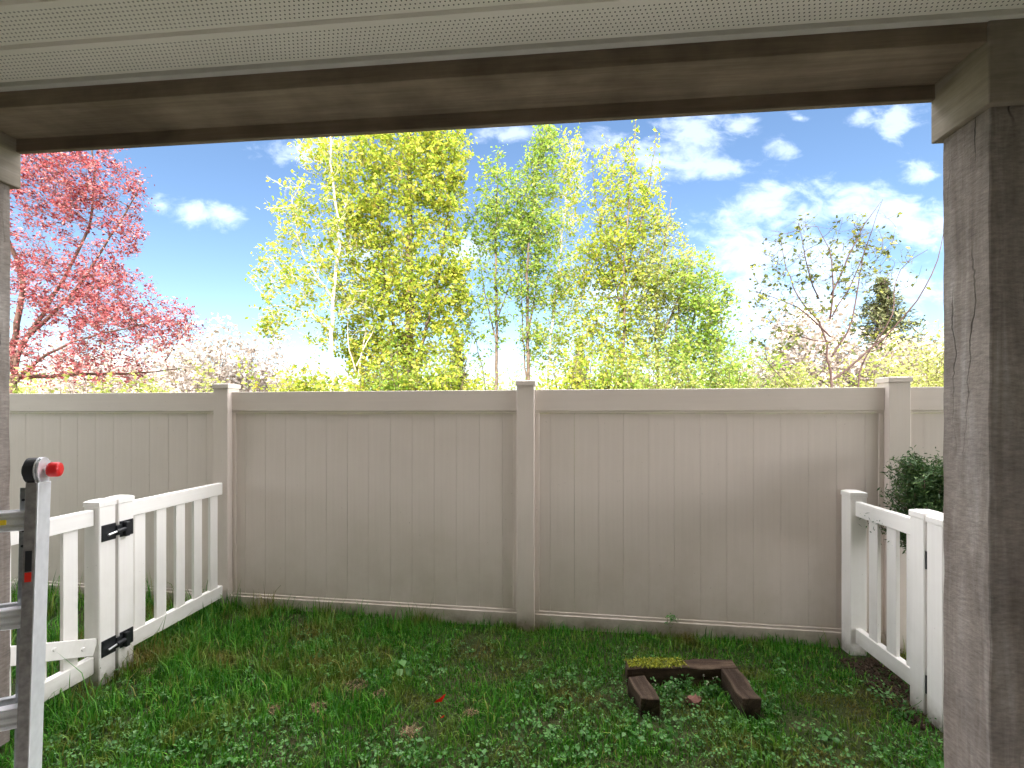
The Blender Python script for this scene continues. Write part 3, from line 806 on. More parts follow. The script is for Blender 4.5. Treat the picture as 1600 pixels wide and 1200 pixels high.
def bush(seed, base, rx, ry, H, stems, leafn, ln, wd, sp=0.08):
    """many stems from the ground, each ending in leafy twigs"""
    T = Tree(seed); base = np.array(base, float)
    for i in range(stems):
        a = T.r.random() * 6.283; q_ = math.sqrt(T.r.random())
        tip = base + np.array([math.cos(a) * rx * q_, math.sin(a) * ry * q_, H * (1 - 0.5 * q_ ** 2.5) * T.r.uniform(0.5, 1.05)])
        st_ = base + np.array([math.cos(a) * rx * q_ * 0.45, math.sin(a) * ry * q_ * 0.45, 0])
        d_ = tip - st_; L = np.linalg.norm(d_)
        B, _ = T.limb(st_, d_, L, 6, 0.08, 0.0)
        T.tube(B, 0.012 + 0.006 * L / 3, 0.003, 4)
        for j in range(6):
            u = T.r.uniform(0.25, 1.0) * 5.99; k = int(u); p2 = B[k] + (B[k + 1] - B[k]) * (u - k)
            C, _ = T.limb(p2, unit(d_ / L * 0.6 + T.r.normal(size=3) * 0.7), 0.14 * L + 0.1, 3, 0.2, 0.03)
            T.tube(C, 0.005, 0.002, 3)
            m_ = T.r.poisson(leafn)
            if m_: T.leaves_on(C, m_, sp)
    return T.wood(), T.foliage(ln, wd)
def conifer(seed, base, H, rad, whorls, ln):
    T = Tree(seed); base = np.array(base, float)
    P, _ = T.limb(base, UP, H, 12, 0.01, 0.02)
    T.tube(P, H * 0.02, 0.01, 7)
    for i in range(whorls):
        t_ = 0.12 + 0.86 * (i / whorls)
        p = base + np.array([0, 0, H * t_])
        for j in range(7):
            az = T.r.random() * 6.283; L = rad * (1 - t_) ** 1.05 * T.r.uniform(0.55, 1.15) + 0.08
            B, _ = T.limb(p, np.array([math.cos(az), math.sin(az), -0.22 + 0.6 * t_]), L, 4, 0.06, -0.02)
            T.tube(B, 0.018, 0.004, 3)
            T.leaves_on(B, int(10 + 30 * L), 0.05 + 0.045 * L)
    return T.wood(), T.foliage(ln, ln * 0.28)

def at(px, Y, z=-0.06): return ((px - 800) / F * Y, Y, z)
def top(y, Y): return CH + (HZ - y) / F * Y + 0.06     # height above the ground of row y at distance Y

# red plum
Y = 9.0
stems = [([(15, 640), (22, 560), (60, 450), (95, 330), (110, 240), (105, 170)], 0.06, 0.01), ([(20, 600), (90, 560), (170, 530), (250, 505)], 0.05, 0.008), ([(30, 540), (110, 450), (175, 340), (205, 280)], 0.04, 0.008),
         ([(18, 590), (110, 585), (200, 578), (240, 570)], 0.05, 0.008), ([(15, 620), (-50, 480), (-110, 330), (-130, 200)], 0.09, 0.02), ([(16, 580), (30, 430), (20, 300), (30, 200)], 0.06, 0.012)]
blobs = [(120, 290, 95, 75, 330), (60, 260, 90, 80, 240), (50, 420, 120, 90, 330), (150, 470, 95, 65, 260), (215, 505, 90, 42, 220), (110, 560, 120, 50, 230), (100, 180, 100, 80, 140), (-80, 380, 120, 180, 200), (185, 385, 35, 60, 60)]
w, f_ = grown(11, stems, blobs, Y, 6.2, 0.060, 0.031, 0.9, 0.05, 0.3, 2)
plant_obj('plum_tree', 'spreading red leaved plum tree beyond the fence at left', 'tree', at(15, Y), w, f_, B_RED, L_PLUM)
GR = 'slender trees beyond the fence'
def slim(seed, Y, stems, blobs, leafn, label, bark, lm, ln=0.10, wd=0.06, depth=0.8, stemleaf=1.5, tw=2, sp=0.06, rise=0.8):
    w_, g_ = grown(seed, stems, blobs, Y, leafn, ln, wd, depth, sp, rise, tw, stemleaf)
    return plant_obj('birch_tree', label, 'tree', at(stems[0][0][0][0], Y), w_, g_, bark, lm, GR)
# the big dense one
slim(21, 10.0, [([(640, 606), (638, 450), (632, 300), (640, 150), (645, 20)], 0.13, 0.02), ([(642, 600), (680, 450), (700, 300), (705, 180)], 0.06, 0.01), ([(636, 600), (600, 440), (585, 300), (575, 200)], 0.06, 0.01)],
     [(640, 320, 90, 150, 430), (595, 245, 85, 80, 190), (690, 255, 48, 90, 190), (650, 490, 90, 105, 420), (570, 410, 70, 100, 190), (712, 440, 36, 85, 120), (545, 520, 40, 60, 60), (560, 330, 60, 70, 90), (640, 130, 75, 110, 170), (600, 560, 60, 45, 150)],
     6.6, 'largest and densest yellow green tree beyond the fence, left of the centre post', B_BROWN, L_BIRCH, 0.090, 0.052)
slim(31, 9.2, [([(520, 606), (521, 520), (524, 440), (528, 360), (520, 260), (515, 190)], 0.055, 0.012), ([(523, 470), (480, 410), (452, 340), (440, 290)], 0.02, 0.005), ([(521, 520), (470, 480), (420, 470), (398, 478)], 0.018, 0.004)],
     [(505, 250, 45, 60, 60), (465, 330, 42, 55, 60), (450, 430, 50, 70, 75), (500, 470, 45, 80, 60), (425, 500, 35, 35, 30), (530, 360, 40, 70, 50), (480, 205, 30, 25, 18)],
     5.5, 'slender straight pale trunked tree standing left of the densest tree', B_PALE, L_BIRCH, 0.082, 0.047)
slim(32, 9.3, [([(555, 606), (557, 570), (562, 500), (560, 430)], 0.035, 0.006), ([(557, 572), (580, 540), (590, 510)], 0.018, 0.004), ([(556, 580), (545, 540), (540, 500)], 0.016, 0.004)],
     [(560, 470, 30, 60, 40)], 3, 'thin pale forked sapling just right of the straight pale trunk', B_PALE, L_BIRCH, 0.09, 0.055)
slim(33, 11.0, [([(775, 606), (776, 520), (774, 420), (776, 320), (777, 235)], 0.055, 0.01), ([(760, 604), (748, 545), (735, 500), (728, 470)], 0.022, 0.004), ([(776, 535), (760, 470), (750, 420), (748, 380)], 0.022, 0.005), ([(777, 500), (795, 450), (805, 420)], 0.018, 0.004)],
     [(775, 320, 36, 85, 150), (755, 360, 38, 55, 90), (775, 450, 45, 65, 90), (755, 520, 45, 55, 50)],
     4.2, 'thin airy green tree just left of the centre fence post, with low bare stems', B_BROWN, L_GREEN, 0.085, 0.05)
slim(34, 11.0, [([(826, 606), (824, 500), (824, 400), (835, 300), (848, 205)], 0.06, 0.01), ([(822, 600), (818, 520), (816, 450), (812, 380)], 0.035, 0.006), ([(826, 520), (840, 440), (842, 400)], 0.03, 0.006)],
     [(832, 365, 48, 45, 260), (848, 265, 38, 65, 150), (815, 320, 38, 55, 120), (850, 430, 50, 50, 120), (855, 215, 30, 30, 50), (840, 520, 45, 60, 80), (815, 440, 40, 60, 90)],
     4.4, 'green tree with twin bare trunks directly above the centre fence post', B_BROWN, L_GREEN, 0.078, 0.047)
slim(35, 11.4, [([(856, 606), (858, 540), (868, 460), (880, 360), (890, 260), (900, 205)], 0.042, 0.008)],
     [(888, 330, 32, 90, 120), (875, 450, 38, 60, 80), (862, 540, 40, 45, 70), (893, 240, 22, 40, 40), (905, 470, 42, 75, 130), (900, 550, 45, 45, 90)],
     4.4, 'slim yellowish tree leaning right, just right of the twin trunked tree', B_PALE, L_BIRCH, 0.08, 0.047)
slim(36, 11.0, [([(970, 606), (972, 500), (968, 420), (978, 300), (986, 190)], 0.05, 0.006), ([(971, 480), (950, 390), (932, 300), (926, 225)], 0.025, 0.004), ([(970, 450), (995, 370), (1010, 290), (1014, 225)], 0.025, 0.004), ([(970, 430), (962, 330), (955, 250), (957, 190)], 0.02, 0.004), ([(972, 470), (1015, 390), (1030, 310), (1030, 262)], 0.02, 0.004)],
     [(972, 310, 52, 95, 210), (955, 390, 55, 60, 190), (990, 450, 55, 60, 160), (1010, 350, 35, 60, 80), (955, 510, 55, 55, 150), (930, 410, 35, 60, 80), (985, 550, 55, 45, 120)],
     4.0, 'tall yellow green tree with wispy tips in front of the large cloud', B_BROWN, L_BIRCH, 0.085, 0.05, stemleaf=5.0)
slim(37, 10.8, [([(1029, 606), (1029, 520), (1027, 440), (1040, 360), (1048, 310)], 0.045, 0.006), ([(1029, 540), (1050, 470), (1068, 410)], 0.02, 0.004)],
     [(1035, 400, 45, 75, 160), (1058, 450, 52, 55, 150), (1025, 510, 45, 55, 120), (1055, 540, 50, 45, 120), (1010, 450, 35, 60, 70)],
     4.4, 'medium green tree sloping down right of the tall wispy tree', B_BROWN, L_OLIVE, 0.08, 0.047)
slim(38, 10.2, [([(1066, 606), (1080, 540), (1098, 480), (1112, 410), (1116, 375)], 0.035, 0.005), ([(1050, 606), (1060, 530), (1072, 450), (1080, 400)], 0.03, 0.005), ([(1028, 606), (1010, 560), (990, 530)], 0.02, 0.004)],
     [(1090, 440, 45, 55, 120), (1105, 500, 50, 50, 150), (1080, 555, 55, 45, 120), (1125, 470, 28, 45, 45), (1120, 560, 40, 40, 60)],
     4.2, 'lowest slender tree with leaning dark stems at the right end of the birches', B_BROWN, L_GREEN, 0.085, 0.05)
# open, nearly bare tree
Y = 8.5
def st(*pts): return [(1080 + x / 3.53, 280 + y / 3.53) for x, y in pts]
stems = [(st((775, 1150), (775, 960), (765, 770), (700, 640), (690, 400), (655, 190)), 0.032, 0.005), (st((765, 770), (772, 640), (765, 480), (715, 250)), 0.018, 0.004), (st((770, 640), (870, 400), (910, 250), (985, 160)), 0.018, 0.004),
         (st((705, 660), (600, 540), (520, 400), (505, 300)), 0.014, 0.003), (st((775, 980), (880, 800), (920, 620), (1000, 350), (1010, 290)), 0.02, 0.004), (st((785, 1105), (960, 930), (1040, 820), (1110, 620), (1190, 380)), 0.022, 0.004),
         (st((910, 1150), (1000, 950), (1050, 800), (1160, 480), (1275, 400)), 0.024, 0.004), (st((600, 1150), (450, 1030), (360, 900)), 0.016, 0.004), (st((770, 870), (600, 700), (480, 620), (320, 600)), 0.016, 0.003),
         (st((1000, 950), (1180, 870), (1230, 850)), 0.012, 0.003), (st((768, 900), (640, 880), (520, 820), (440, 760)), 0.014, 0.003), (st((775, 760), (840, 560), (830, 330), (850, 230)), 0.012, 0.003)]
blobs = [(1280, 410, 95, 85, 170), (1220, 430, 50, 75, 80), (1345, 400, 60, 75, 120), (1240, 510, 85, 50, 110), (1395, 420, 40, 45, 30), (1190, 460, 25, 30, 18), (1345, 530, 60, 40, 40)]
w, f_ = grown(57, stems, blobs, Y, 1.6, 0.075, 0.045, 0.7, 0.03, 0.9, 1, 0.25, 0.10, 0.75)
plant_obj('bare_tree', 'open twiggy tree with few leaves and dark branches, above the fence at right', 'tree', at(1299.5, Y), w, f_, B_TWIG, L_DULL)
b = at(1378, 21.0)
w, f_ = conifer(61, b, top(428, 21.0), 4.3, 44, 0.22)
plant_obj('conifer_tree', 'dark conifer standing behind the open twiggy tree at right', 'tree', b, w, f_, B_BROWN, L_CONIFER)
for sd_, px, Y, yt, rad, lab in ((62, 905, 34, 528, 2.2, 'far dark conifer tip showing between the birches, right of the centre post'), (63, 716, 30, 520, 1.8, 'far dark conifer tip behind the right edge of the densest tree')):
    b = at(px, Y); w, f_ = conifer(sd_, b, top(yt, Y), rad, 26, 0.30)
    plant_obj('conifer_tree', lab, 'tree', b, w, f_, B_BROWN, L_CONIFER, 'far conifers')
# blossom trees
for sd_, px, Y, rx, yt, lab in ((71, 350, 15, 2.6, 500, 'pale blossoming bush above the left fence post, right of the plum tree'), (72, 1265, 14, 2.0, 470, 'white blossoming bush behind the open twiggy tree'),
                                (73, 200, 16, 3.2, 520, 'pale blossoming bush seen through the lower plum branches'), (74, 1420, 12.5, 1.1, 520, 'white blossoming shrub beside the right fence post')):
    b = at(px, Y); w, f_ = bush(sd_, b, rx, rx * 0.7, top(yt, Y), 190, 20, 0.13, 0.09, 0.13)
    plant_obj('blossom_bush', lab, 'bush', b, w, f_, B_BROWN, L_BLOSSOM, 'blossoming bushes')
# undergrowth along the far side of the fence
SH = [(81, 1455, 11.0, 1.1, 505, L_YELLOW, 'bright yellow green shrub against the right wooden post'),
      (94, 1115, 9.6, 1.1, 530, L_GREEN, 'green shrub under the leaning dark stems'),
      (95, 975, 9.2, 0.9, 545, L_GREEN, 'small fresh green shrub right of the dense yellow green one'),
      (96, 1190, 16.0, 2.0, 530, L_OLIVE, 'pale olive shrub farther back in the gap left of the twiggy tree'),
      (97, 640, 9.2, 0.9, 540, L_GREEN, 'green shrub between the two yellow green shrubs under the densest tree'),
      (82, 1160, 13.0, 1.9, 540, L_GREEN, 'low green shrub in the gap left of the open twiggy tree'),
      (83, 915, 9.5, 1.2, 512, L_BIRCH, 'dense yellow green shrub under the tall wispy tree'),
      (84, 1040, 9.5, 1.2, 535, L_OLIVE, 'low olive shrub at the foot of the leaning stems'),
      (85, 690, 9.0, 0.9, 530, L_BIRCH, 'yellow green shrub at the foot of the densest tree'),
      (86, 590, 9.0, 0.9, 535, L_BIRCH, 'yellow green shrub right of the thin pale sapling'),
      (87, 470, 9.5, 0.7, 560, L_BIRCH, 'small yellow green shrub left of the straight pale trunk'),
      (88, 790, 17.0, 2.2, 560, L_OLIVE, 'pale distant shrub low behind the centre fence post'),
      (89, 130, 8.4, 1.9, 578, L_OLIVE, 'low pale green shrub under the plum tree'),
      (90, 290, 8.8, 1.5, 584, L_OLIVE, 'low pale green shrub left of the left fence post'),
      (91, 1310, 10.5, 1.6, 560, L_OLIVE, 'low olive shrub at the foot of the open twiggy tree'),
      (92, 1220, 10.0, 1.0, 575, L_YELLOW, 'low yellow green shrub left of the open twiggy tree'),
      (93, 1390, 10.0, 0.9, 555, L_YELLOW, 'low yellow green shrub behind the right fence post')]
for sd_, px, Y, rx, yt, lm, lab in SH:
    b = at(px, Y); w, f_ = bush(sd_, b, rx, rx * 0.8, top(yt, Y), 130, 20, 0.078, 0.047, 0.09)
    plant_obj('shrub', lab, 'shrub', b, w, f_, B_BROWN, lm, 'shrubs beyond the fence')
# far wood edge
rw = np.random.default_rng(5)
T = Tree(99)
for i in range(420):
    px = rw.uniform(-300, 1900); Y = rw.uniform(38, 60)
    x_ = (px - 800) / F * Y; hh = rw.uniform(2.5, 5.2)
    T.tube(np.array([[x_, Y, -0.1], [x_, Y, hh * 0.5], [x_ + 0.2, Y, hh]]), 0.1, 0.03, 3)
    c = np.array([x_, Y, hh * 0.62]) + rw.normal(size=(200, 3)) * np.array([1.5, 1.0, hh * 0.26])
    T.P.append(c[c[:, 2] > 0.1])
fw = obj('far_wood', T.foliage(0.38, 0.25), L_OLIVE)
stuff(fw); tag(fw, 'far pale green wood edge low on the horizon', 'woodland')

# cedar shrub in the right corner, behind the low fence
def cedar(seed, base, rad, H):
    T = Tree(seed); base = np.array(base, float)
    P, _ = T.limb(base, UP, H * 0.9, 5, 0.03, 0.02); T.tube(P, 0.022, 0.006, 6)
    for i in range(190):
        t_ = T.r.uniform(0.60, 1.0); az = T.r.random() * 6.283
        L = rad * (1.5 - 0.85 * t_) * T.r.uniform(0.6, 1.1)
        p = base + np.array([0, 0, H * 0.88 * t_])
        B, _ = T.limb(p, np.array([math.cos(az), math.sin(az), 0.25 + 0.5 * t_]), L, 5, 0.10, 0.05)
        T.tube(B, 0.006, 0.002, 3)
        T.leaves_on(B[1:], int(70 + 260 * L), 0.012 + 0.05 * L)
    return T.wood(), leaf_mesh(np.concatenate(T.P), 0.026, 0.0075, T.r, 0.1, 0.4)
b = (2.44, 2.64, 0.0)
w, f_ = cedar(201, b, 0.32, 1.32)
plant_obj('cedar_shrub', 'dark green cedar shrub behind the right low picket fence', 'shrub', b, w, f_, B_BROWN, L_CEDAR)

# ------------------------------------------------------------------ old timbers on the lawn
def tie(name, label, x0, x1, y0, y1, h, seed, m_):
    cx, cy = (x0 + x1) / 2, (y0 + y1) / 2
    me = rough_box(x0 - cx, x1 - cx, y0 - cy, y1 - cy, 0, h + 0.03, 0.012, 0.03, seed)
    return tag(obj(name, me, m_, None, (cx, cy, -0.03)), label, 'timber', 'old timbers on the lawn')
tb = tie('timber', 'old mossy timber lying at the back of the three on the lawn', 0.655, 1.285, 2.570, 2.665, 0.105, 3, M_TIEX)
tl = tie('timber', 'short old dark timber lying front left of the mossy one', 0.648, 0.742, 2.31, 2.51, 0.100, 4, M_TIE)
tl.rotation_euler[2] = R(4)
tr_ = tie('timber', 'old dark timber lying front right, butting the mossy one', 1.170, 1.268, 2.30, 2.567, 0.104, 5, M_TIE)
tr_.rotation_euler[2] = R(-3)
rm = np.random.default_rng(8)
mp = np.stack([rm.uniform(-0.31, 0.03, 1500), rm.uniform(-0.05, 0.05, 1500), 0.137 + rm.exponential(0.0035, 1500)], 1)
mp = mp[(np.hypot((mp[:, 0] + 0.14) / 0.18, mp[:, 1] / 0.055) < 1 + rm.normal(size=1500) * 0.3)]
mo = obj('moss', leaf_mesh(mp, 0.014, 0.008, rm, 0.6, 0.5), leafmat('moss_tuft', [(0.0, (0.10, 0.13, 0.01)), (0.6, (0.26, 0.29, 0.02)), (1.0, (0.42, 0.40, 0.04))], 0.2), tb)
stuff(mo)
# bit of broken terracotta between the timbers
def shard(bm):
    k = 9
    lo = [bm.verts.new((0.05 * math.cos(i * 6.283 / k) * (1 + 0.2 * math.sin(i * 2.3)), 0.032 * math.sin(i * 6.283 / k), 0.0)) for i in range(k)]
    hi = [bm.verts.new((v.co.x * 0.85, v.co.y * 0.85, 0.022 + 0.006 * math.sin(i * 1.7))) for i, v in enumerate(lo)]
    for i in range(k): bm.faces.new((lo[i], lo[(i + 1) % k], hi[(i + 1) % k], hi[i]))
    bm.faces.new(list(reversed(lo))); bm.faces.new(hi)
sp_ = pix(1084, 1094, 1); kY = (CH - 0.02) / (CH - sp_.z)
tag(obj('terracotta_shard', bmesh_data('terracotta_shard', shard), M_TERRA, None, (sp_.x * kY, kY, 0.012), (0.2, 0.05, 0.3)), 'small reddish brown shard lying among weeds between the timbers', 'shard')
# red scraps of marking tape
def ground_pt(px, py, z=0.0):
    p = pix(px, py, 1); k = (CH - z) / (CH - p.z); return Vector((p.x * k, k, z))
def tape(bm, L, w_):
    pts = [(0, 0, 0), (0.3 * L, 0.1 * L, 0.35 * L), (0.6 * L, 0.1 * L, 0.55 * L), (L, 0.25 * L, 1.0 * L)]
    for dz_ in (0.0, 0.0012):
        pass
    a = [bm.verts.new((x - w_ * (1 - i / 4), y, z)) for i, (x, y, z) in enumerate(pts)]; b_ = [bm.verts.new((x + w_ * (1 - i / 4), y + 0.006, z)) for i, (x, y, z) in enumerate(pts)]
    for i in range(3): bm.faces.new((a[i], a[i + 1], b_[i + 1], b_[i]))
    ge = bmesh.ops.solidify(bm, geom=bm.faces[:], thickness=0.0012)
p = ground_pt(684, 1106)
tag(obj('marking_tape', bmesh_data('marking_tape', lambda bm: tape(bm, 0.036, 0.020)), M_REDFLAG, None, (p.x, p.y, 0.028)), 'small bright red scrap of tape sticking up from the grass', 'tape')
p = ground_pt(690, 1131)
tag(obj('marking_tape', bmesh_data('marking_tape', lambda bm: tape(bm, 0.012, 0.008)), M_REDFLAG, None, (p.x, p.y, 0.028)), 'tiny red fleck lying nearer than the bright red scrap', 'tape')

# ------------------------------------------------------------------ grass, weeds
G = np.random.default_rng(77)
def lawn_h(P):
    return np.array([hgt(x, y) for x, y in P])
def fence_y(x): return FM.y - 0.1394 * (x - FM.x)
TIES = [(0.645, 1.295, 2.565, 2.675), (0.64, 0.75, 2.30, 2.52), (1.16, 1.28, 2.29, 2.58)]
THATCH = [(ground_pt(555, 1074), 0.065), (ground_pt(500, 1110), 0.05), (ground_pt(595, 1088), 0.045), (ground_pt(430, 1112), 0.04), (ground_pt(235, 1050), 0.05), (ground_pt(735, 1116), 0.035), (ground_pt(640, 1145), 0.04)]
def keep(P, soil=True):
    x, y = P[:, 0], P[:, 1]
    k = np.ones(len(P), bool)
    fy_ = fence_y(x)
    k &= ~((y > fy_ + 0.035) & (y < fy_ + 0.10))
    for a, b_, c, d_ in TIES: k &= ~((x > a) & (x < b_) & (y > c) & (y < d_))
    return k
def noise_at(P, s_, off): return np.array([mnoise.noise((x * s_ + off, y * s_, off)) for x, y in P])
def blades(n, x0, x1, y0, y1, hmean, lo=0):
    P = np.stack([G.uniform(x0, x1, n), G.uniform(y0, y1, n)], 1)
    P = P[keep(P)]
    nn = noise_at(P, 2.2, 4.0); n2 = noise_at(P, 6.0, 9.0)
    # thin over bare patches and the soil strip by the right low fence
    xr_ = XR + (VR - 800) / F * P[:, 1]
    dens = np.clip(0.74 + 0.9 * nn + 0.6 * n2, 0.10, 1.0)
    ds = np.abs(P[:, 0] - (xr_ - 0.02)); dens *= np.where(ds < 0.11, 0.15, 1.0)
    for c, r_ in THATCH:
        q_ = np.hypot(P[:, 0] - c.x, (P[:, 1] - c.y)) / r_
        dens *= np.clip((q_ - 0.6) / 0.6, 0.08, 1)
    P = P[G.random(len(P)) < dens]
    m = len(P); z = lawn_h(P)
    fd = fence_y(P[:, 0]) - P[:, 1]
    tall = 1 + 1.3 * np.exp(-np.clip(np.abs(fd), 0, 9) / 0.10) * G.random(m) ** 2
    left = np.clip((-P[:, 0] - 0.5) / 1.8, 0, 1)
    hh = hmean * np.exp(G.normal(size=m) * 0.38) * tall * (0.72 + 0.6 * left + 0.5 * np.clip(noise_at(P, 3.1, 20.0), -0.5, 1))
    az = G.random(m) * 6.283; lean = np.abs(G.normal(size=m)) * 0.5 + 0.08
    wd = 0.0020 + 0.0016 * G.random(m)
    dx_, dy_ = np.cos(az), np.sin(az)
    sx, sy = -dy_ * wd, dx_ * wd
    b0 = np.stack([P[:, 0], P[:, 1], z - 0.004], 1); side = np.stack([sx, sy, np.zeros(m)], 1)
    ld = np.stack([dx_, dy_, np.zeros(m)], 1)
    mid = b0 + ld * (hh * lean * 0.32)[:, None] + np.stack([np.zeros(m)] * 2 + [hh * 0.58], 1)
    tip = b0 + ld * (hh * lean)[:, None] + np.stack([np.zeros(m)] * 2 + [hh * (1 - 0.22 * lean)], 1)
    V_ = np.stack([b0 - side, b0 + side, mid + side * 0.8, mid - side * 0.8, tip], 1).reshape(-1, 3)
    k = np.arange(m)[:, None] * 5
    return V_, k + np.array([[0, 1, 2, 3]]), k + np.array([[3, 2, 4]])
def join(parts):
    Vs, Qs, Ts, o_ = [], [], [], 0
    for v, q_, t_ in parts:
        Vs.append(v); Qs.append(q_ + o_); Ts.append(t_ + o_); o_ += len(v)
    return np.concatenate(Vs), [np.concatenate(Qs), np.concatenate(Ts)]
parts = [blades(105000, -2.55, 2.15, 1.88, 3.75, 0.037), blades(14000, -4.6, -2.35, 2.0, 4.1, 0.07), blades(9000, 2.0, 3.6, 2.0, 3.3, 0.05), blades(9000, -2.5, -0.6, 2.2, 3.75, 0.068)]
v, fq = join(parts)
go = obj('grass', me_np('grass', v, fq), L_GRASS); stuff(go); tag(go, 'shaded green lawn grass growing up against the fences', 'grass')
# creeping clover-like weeds: three toothed leaflets on each stalk
def weeds(P, size, hmax):
    m = len(P); z = lawn_h(P) + G.uniform(0.012, hmax, m)
    az0 = G.random(m) * 6.283
    nrm = G.normal(size=(m, 3)) * 0.5; nrm[:, 2] = 1; nrm /= np.linalg.norm(nrm, axis=1, keepdims=True)
    s_ = size * np.exp(G.normal(size=m) * 0.42)
    c = np.stack([P[:, 0], P[:, 1], z], 1)
    Vs, Fs, o_ = [], [], 0
    ref = np.array([1.0, 0, 0]); A = ref - nrm * nrm[:, :1]; A /= np.linalg.norm(A, axis=1, keepdims=True); B = np.cross(nrm, A)
    out = [(0.12, 0.0), (0.55, 0.36), (0.78, 0.30), (0.80, 0.13), (1.0, 0.0), (0.80, -0.13), (0.78, -0.30), (0.55, -0.36)]
    for j in range(3):
        a = az0 + j * 2.094 + G.normal(size=m) * 0.2
        ca, sa = np.cos(a)[:, None], np.sin(a)[:, None]
        d_ = ca * A + sa * B; e_ = -sa * A + ca * B
        tilt_ = G.normal(size=m)[:, None] * 0.25
        pts = [c + s_[:, None] * (u * d_ + w_ * e_ + nrm * (tilt_ * u + 0.25 * abs(w_) - 0.18 * u * u)) for u, w_ in out]
        Vs.append(np.stack(pts, 1).reshape(-1, 3))
        k = np.arange(m)[:, None] * 8 + o_
        Fs.append(np.concatenate([k + np.array([[0, 1, 2, 3]]), k + np.array([[0, 3, 4, 5]]), k + np.array([[0, 5, 6, 7]])], 0))
        o_ += m * 8
    return np.concatenate(Vs), np.concatenate(Fs)
P = np.stack([G.uniform(-2.5, 2.1, 16000), G.uniform(1.9, 3.35, 16000)], 1)
P = P[keep(P)]
pr = np.clip(0.25 + 1.6 * noise_at(P, 1.9, 31.0) + 0.9 * (2.75 - P[:, 1]), 0, 1)
pr *= np.where(fence_y(P[:, 0]) - P[:, 1] < 0.25, 0.15, 1)
rr = np.hypot(P[:, 0] - 0.95, P[:, 1] - 2.42); pr = np.where(rr < 0.42, np.maximum(pr, 0.85), pr)
for c, r_ in THATCH: pr *= np.where(np.hypot(P[:, 0] - c.x, P[:, 1] - c.y) < r_ * 0.7, 0.1, 1)
P = P[G.random(len(P)) < pr * 0.55]
vw, fwd = weeds(P, 0.0135, 0.050)
wo_ = obj('weeds', me_np('weeds', vw, fwd), L_WEED); stuff(wo_); tag(wo_, 'low creeping clover like weeds spread through the lawn', 'weeds')
# patches of dry thatch
tv = []
for c, r_ in THATCH:
    n_ = int(1700 * r_)
    a = G.random(n_) * 6.283; q_ = np.sqrt(G.random(n_)) * r_
    tv.append(np.stack([c.x + np.cos(a) * q_ * 1.2, c.y + np.sin(a) * q_ * 0.8, 0.006 + 0.018 * G.random(n_) * (1 - q_ / r_) + 0.004], 1))
tvv = np.concatenate(tv); tvv[:, 2] += lawn_h(tvv[:, :2])
th_ = obj('dry_thatch', leaf_mesh(tvv, 0.045, 0.0028, G, 1.2, 0.5), leafmat('dead_grass', [(0, (0.12, 0.08, 0.04)), (0.5, (0.24, 0.16, 0.08)), (1, (0.38, 0.27, 0.14))], 0.15))
stuff(th_); tag(th_, 'matted dry brown grass in patches on the lawn', 'dead grass')
# crumbly soil strip below the right low fence
Ps = np.stack([G.uniform(-0.15, 0.14, 900), G.uniform(2.22, 2.86, 900)], 1)
Xs = XR + (VR - 800) / F * Ps[:, 1] + Ps[:, 0] + 0.03
cl_ = np.stack([Xs, Ps[:, 1], np.zeros(900)], 1); cl_[:, 2] = lawn_h(cl_[:, :2]) + 0.002
def clods(C, s0):
    m = len(C); base = np.array([(1, 0, 0), (-1, 0, 0), (0, 1, 0), (0, -1, 0), (0, 0, 1), (0, 0, -1)], float)
    sc = (s0 * np.clip(np.exp(G.normal(size=m) * 0.5), 0.3, 1.7))[:, None, None]
    V_ = C[:, None, :] + base[None] * sc * G.uniform(0.6, 1.2, size=(m, 6, 1))
    tri = np.array([(0, 2, 4), (2, 1, 4), (1, 3, 4), (3, 0, 4), (2, 0, 5), (1, 2, 5), (3, 1, 5), (0, 3, 5)])
    return V_.reshape(-1, 3), (np.arange(m)[:, None, None] * 6 + tri[None]).reshape(-1, 3)
cv, cf_ = clods(cl_, 0.011)
so = obj('soil', me_np('soil', cv, cf_), M_SOIL); stuff(so); tag(so, 'bare dark crumbly soil under the right low picket fence', 'soil')
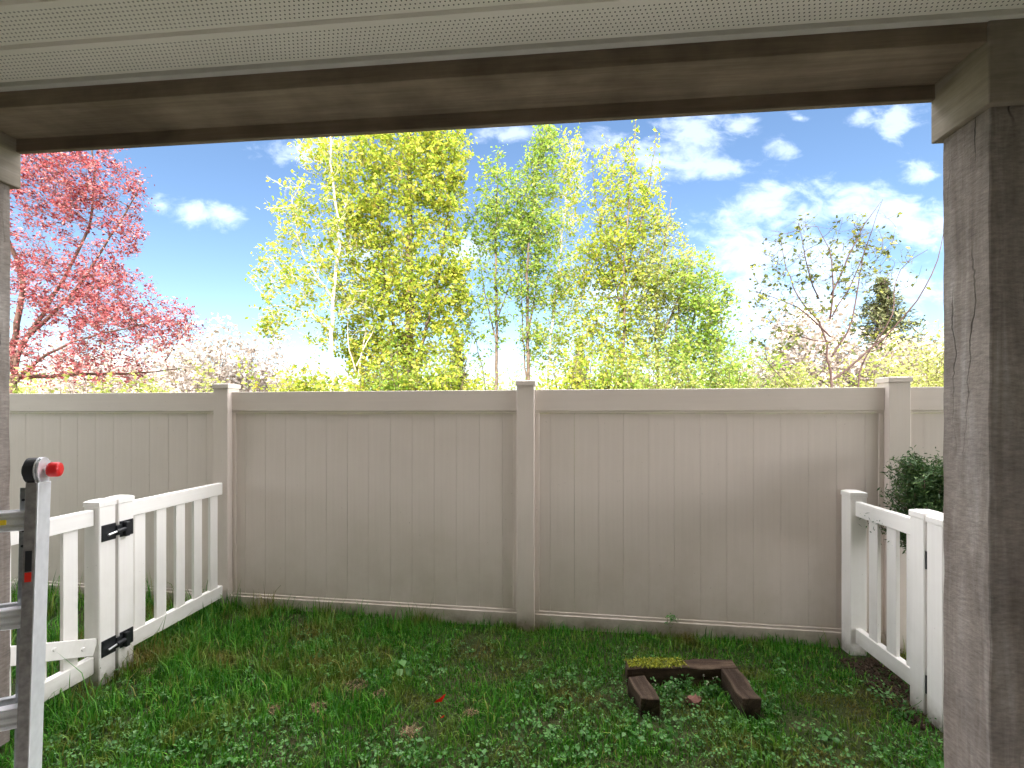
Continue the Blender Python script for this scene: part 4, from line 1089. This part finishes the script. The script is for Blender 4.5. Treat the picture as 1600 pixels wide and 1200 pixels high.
# taller broad-leaved weeds among the timbers and by the right fence
def weed_plant(seed, base, H, n_, label, group, flower=True):
    T = Tree(seed); base = np.array(base, float)
    o = thing('weed_plant', label, 'plant', base, 0, group)
    fl = []
    for i in range(n_):
        d_ = UP + T.r.normal(size=3) * np.array([0.45, 0.45, 0])
        B, e_ = T.limb(base + T.r.normal(size=3) * np.array([0.02, 0.02, 0]), d_, H * T.r.uniform(0.6, 1.05), 5, 0.12, 0.05)
        T.tube(B, 0.0018, 0.0010, 4); T.leaves_on(B, 9, 0.018); fl.append(B[-1])
    st_ = T.wood(); st_.transform(Matrix.Translation(-Vector(base)))
    obj('stem', st_, L_WEED, o)
    lf_ = leaf_mesh(np.concatenate(T.P), 0.026, 0.013, T.r, 0.8, 0.4); lf_.transform(Matrix.Translation(-Vector(base)))
    stuff(obj('leaves', lf_, L_WEED, o))
    if flower:
        fm = leaf_mesh(np.repeat(np.array(fl), 4, 0) + T.r.normal(size=(4 * len(fl), 3)) * 0.003, 0.008, 0.006, T.r, 0.6, 0.2); fm.transform(Matrix.Translation(-Vector(base)))
        stuff(obj('flowers', fm, L_BLOSSOM, o))
    return o
for sd_, px, py, H, n_, lab, fl in ((301, 1040, 1090, 0.10, 6, 'leafy weed growing against the left timber, inside the timber frame', True),
                                    (302, 1108, 1082, 0.11, 5, 'tiny white flowered weed just left of the right timber', True),
                                    (303, 1072, 1075, 0.09, 5, 'leafy weed at the middle of the mossy timber', False),
                                    (304, 1000, 1050, 0.10, 6, 'leafy weed covering the left end of the mossy timber', False),
                                    (305, 1200, 1110, 0.09, 6, 'leafy weed right of the near end of the right timber', False),
                                    (306, 1405, 1120, 0.12, 6, 'broad weed at the foot of the right low fence post', False)):
    p = ground_pt(px, py); weed_plant(sd_, (p.x, p.y, hgt(p.x, p.y)), H, n_, lab, 'weeds around the timbers', fl)
# seedling rooted in the ledge of the fence
yy = 3.265 - 0.1394 * ((1055 - 800) / F * 3.12 - FM.x) + 0.047
weed_plant(310, ((1055 - 800) / F * 3.12, yy - 0.001, 0.093), 0.055, 5, 'tiny green seedling growing from the fence bottom rail ledge', None, False)
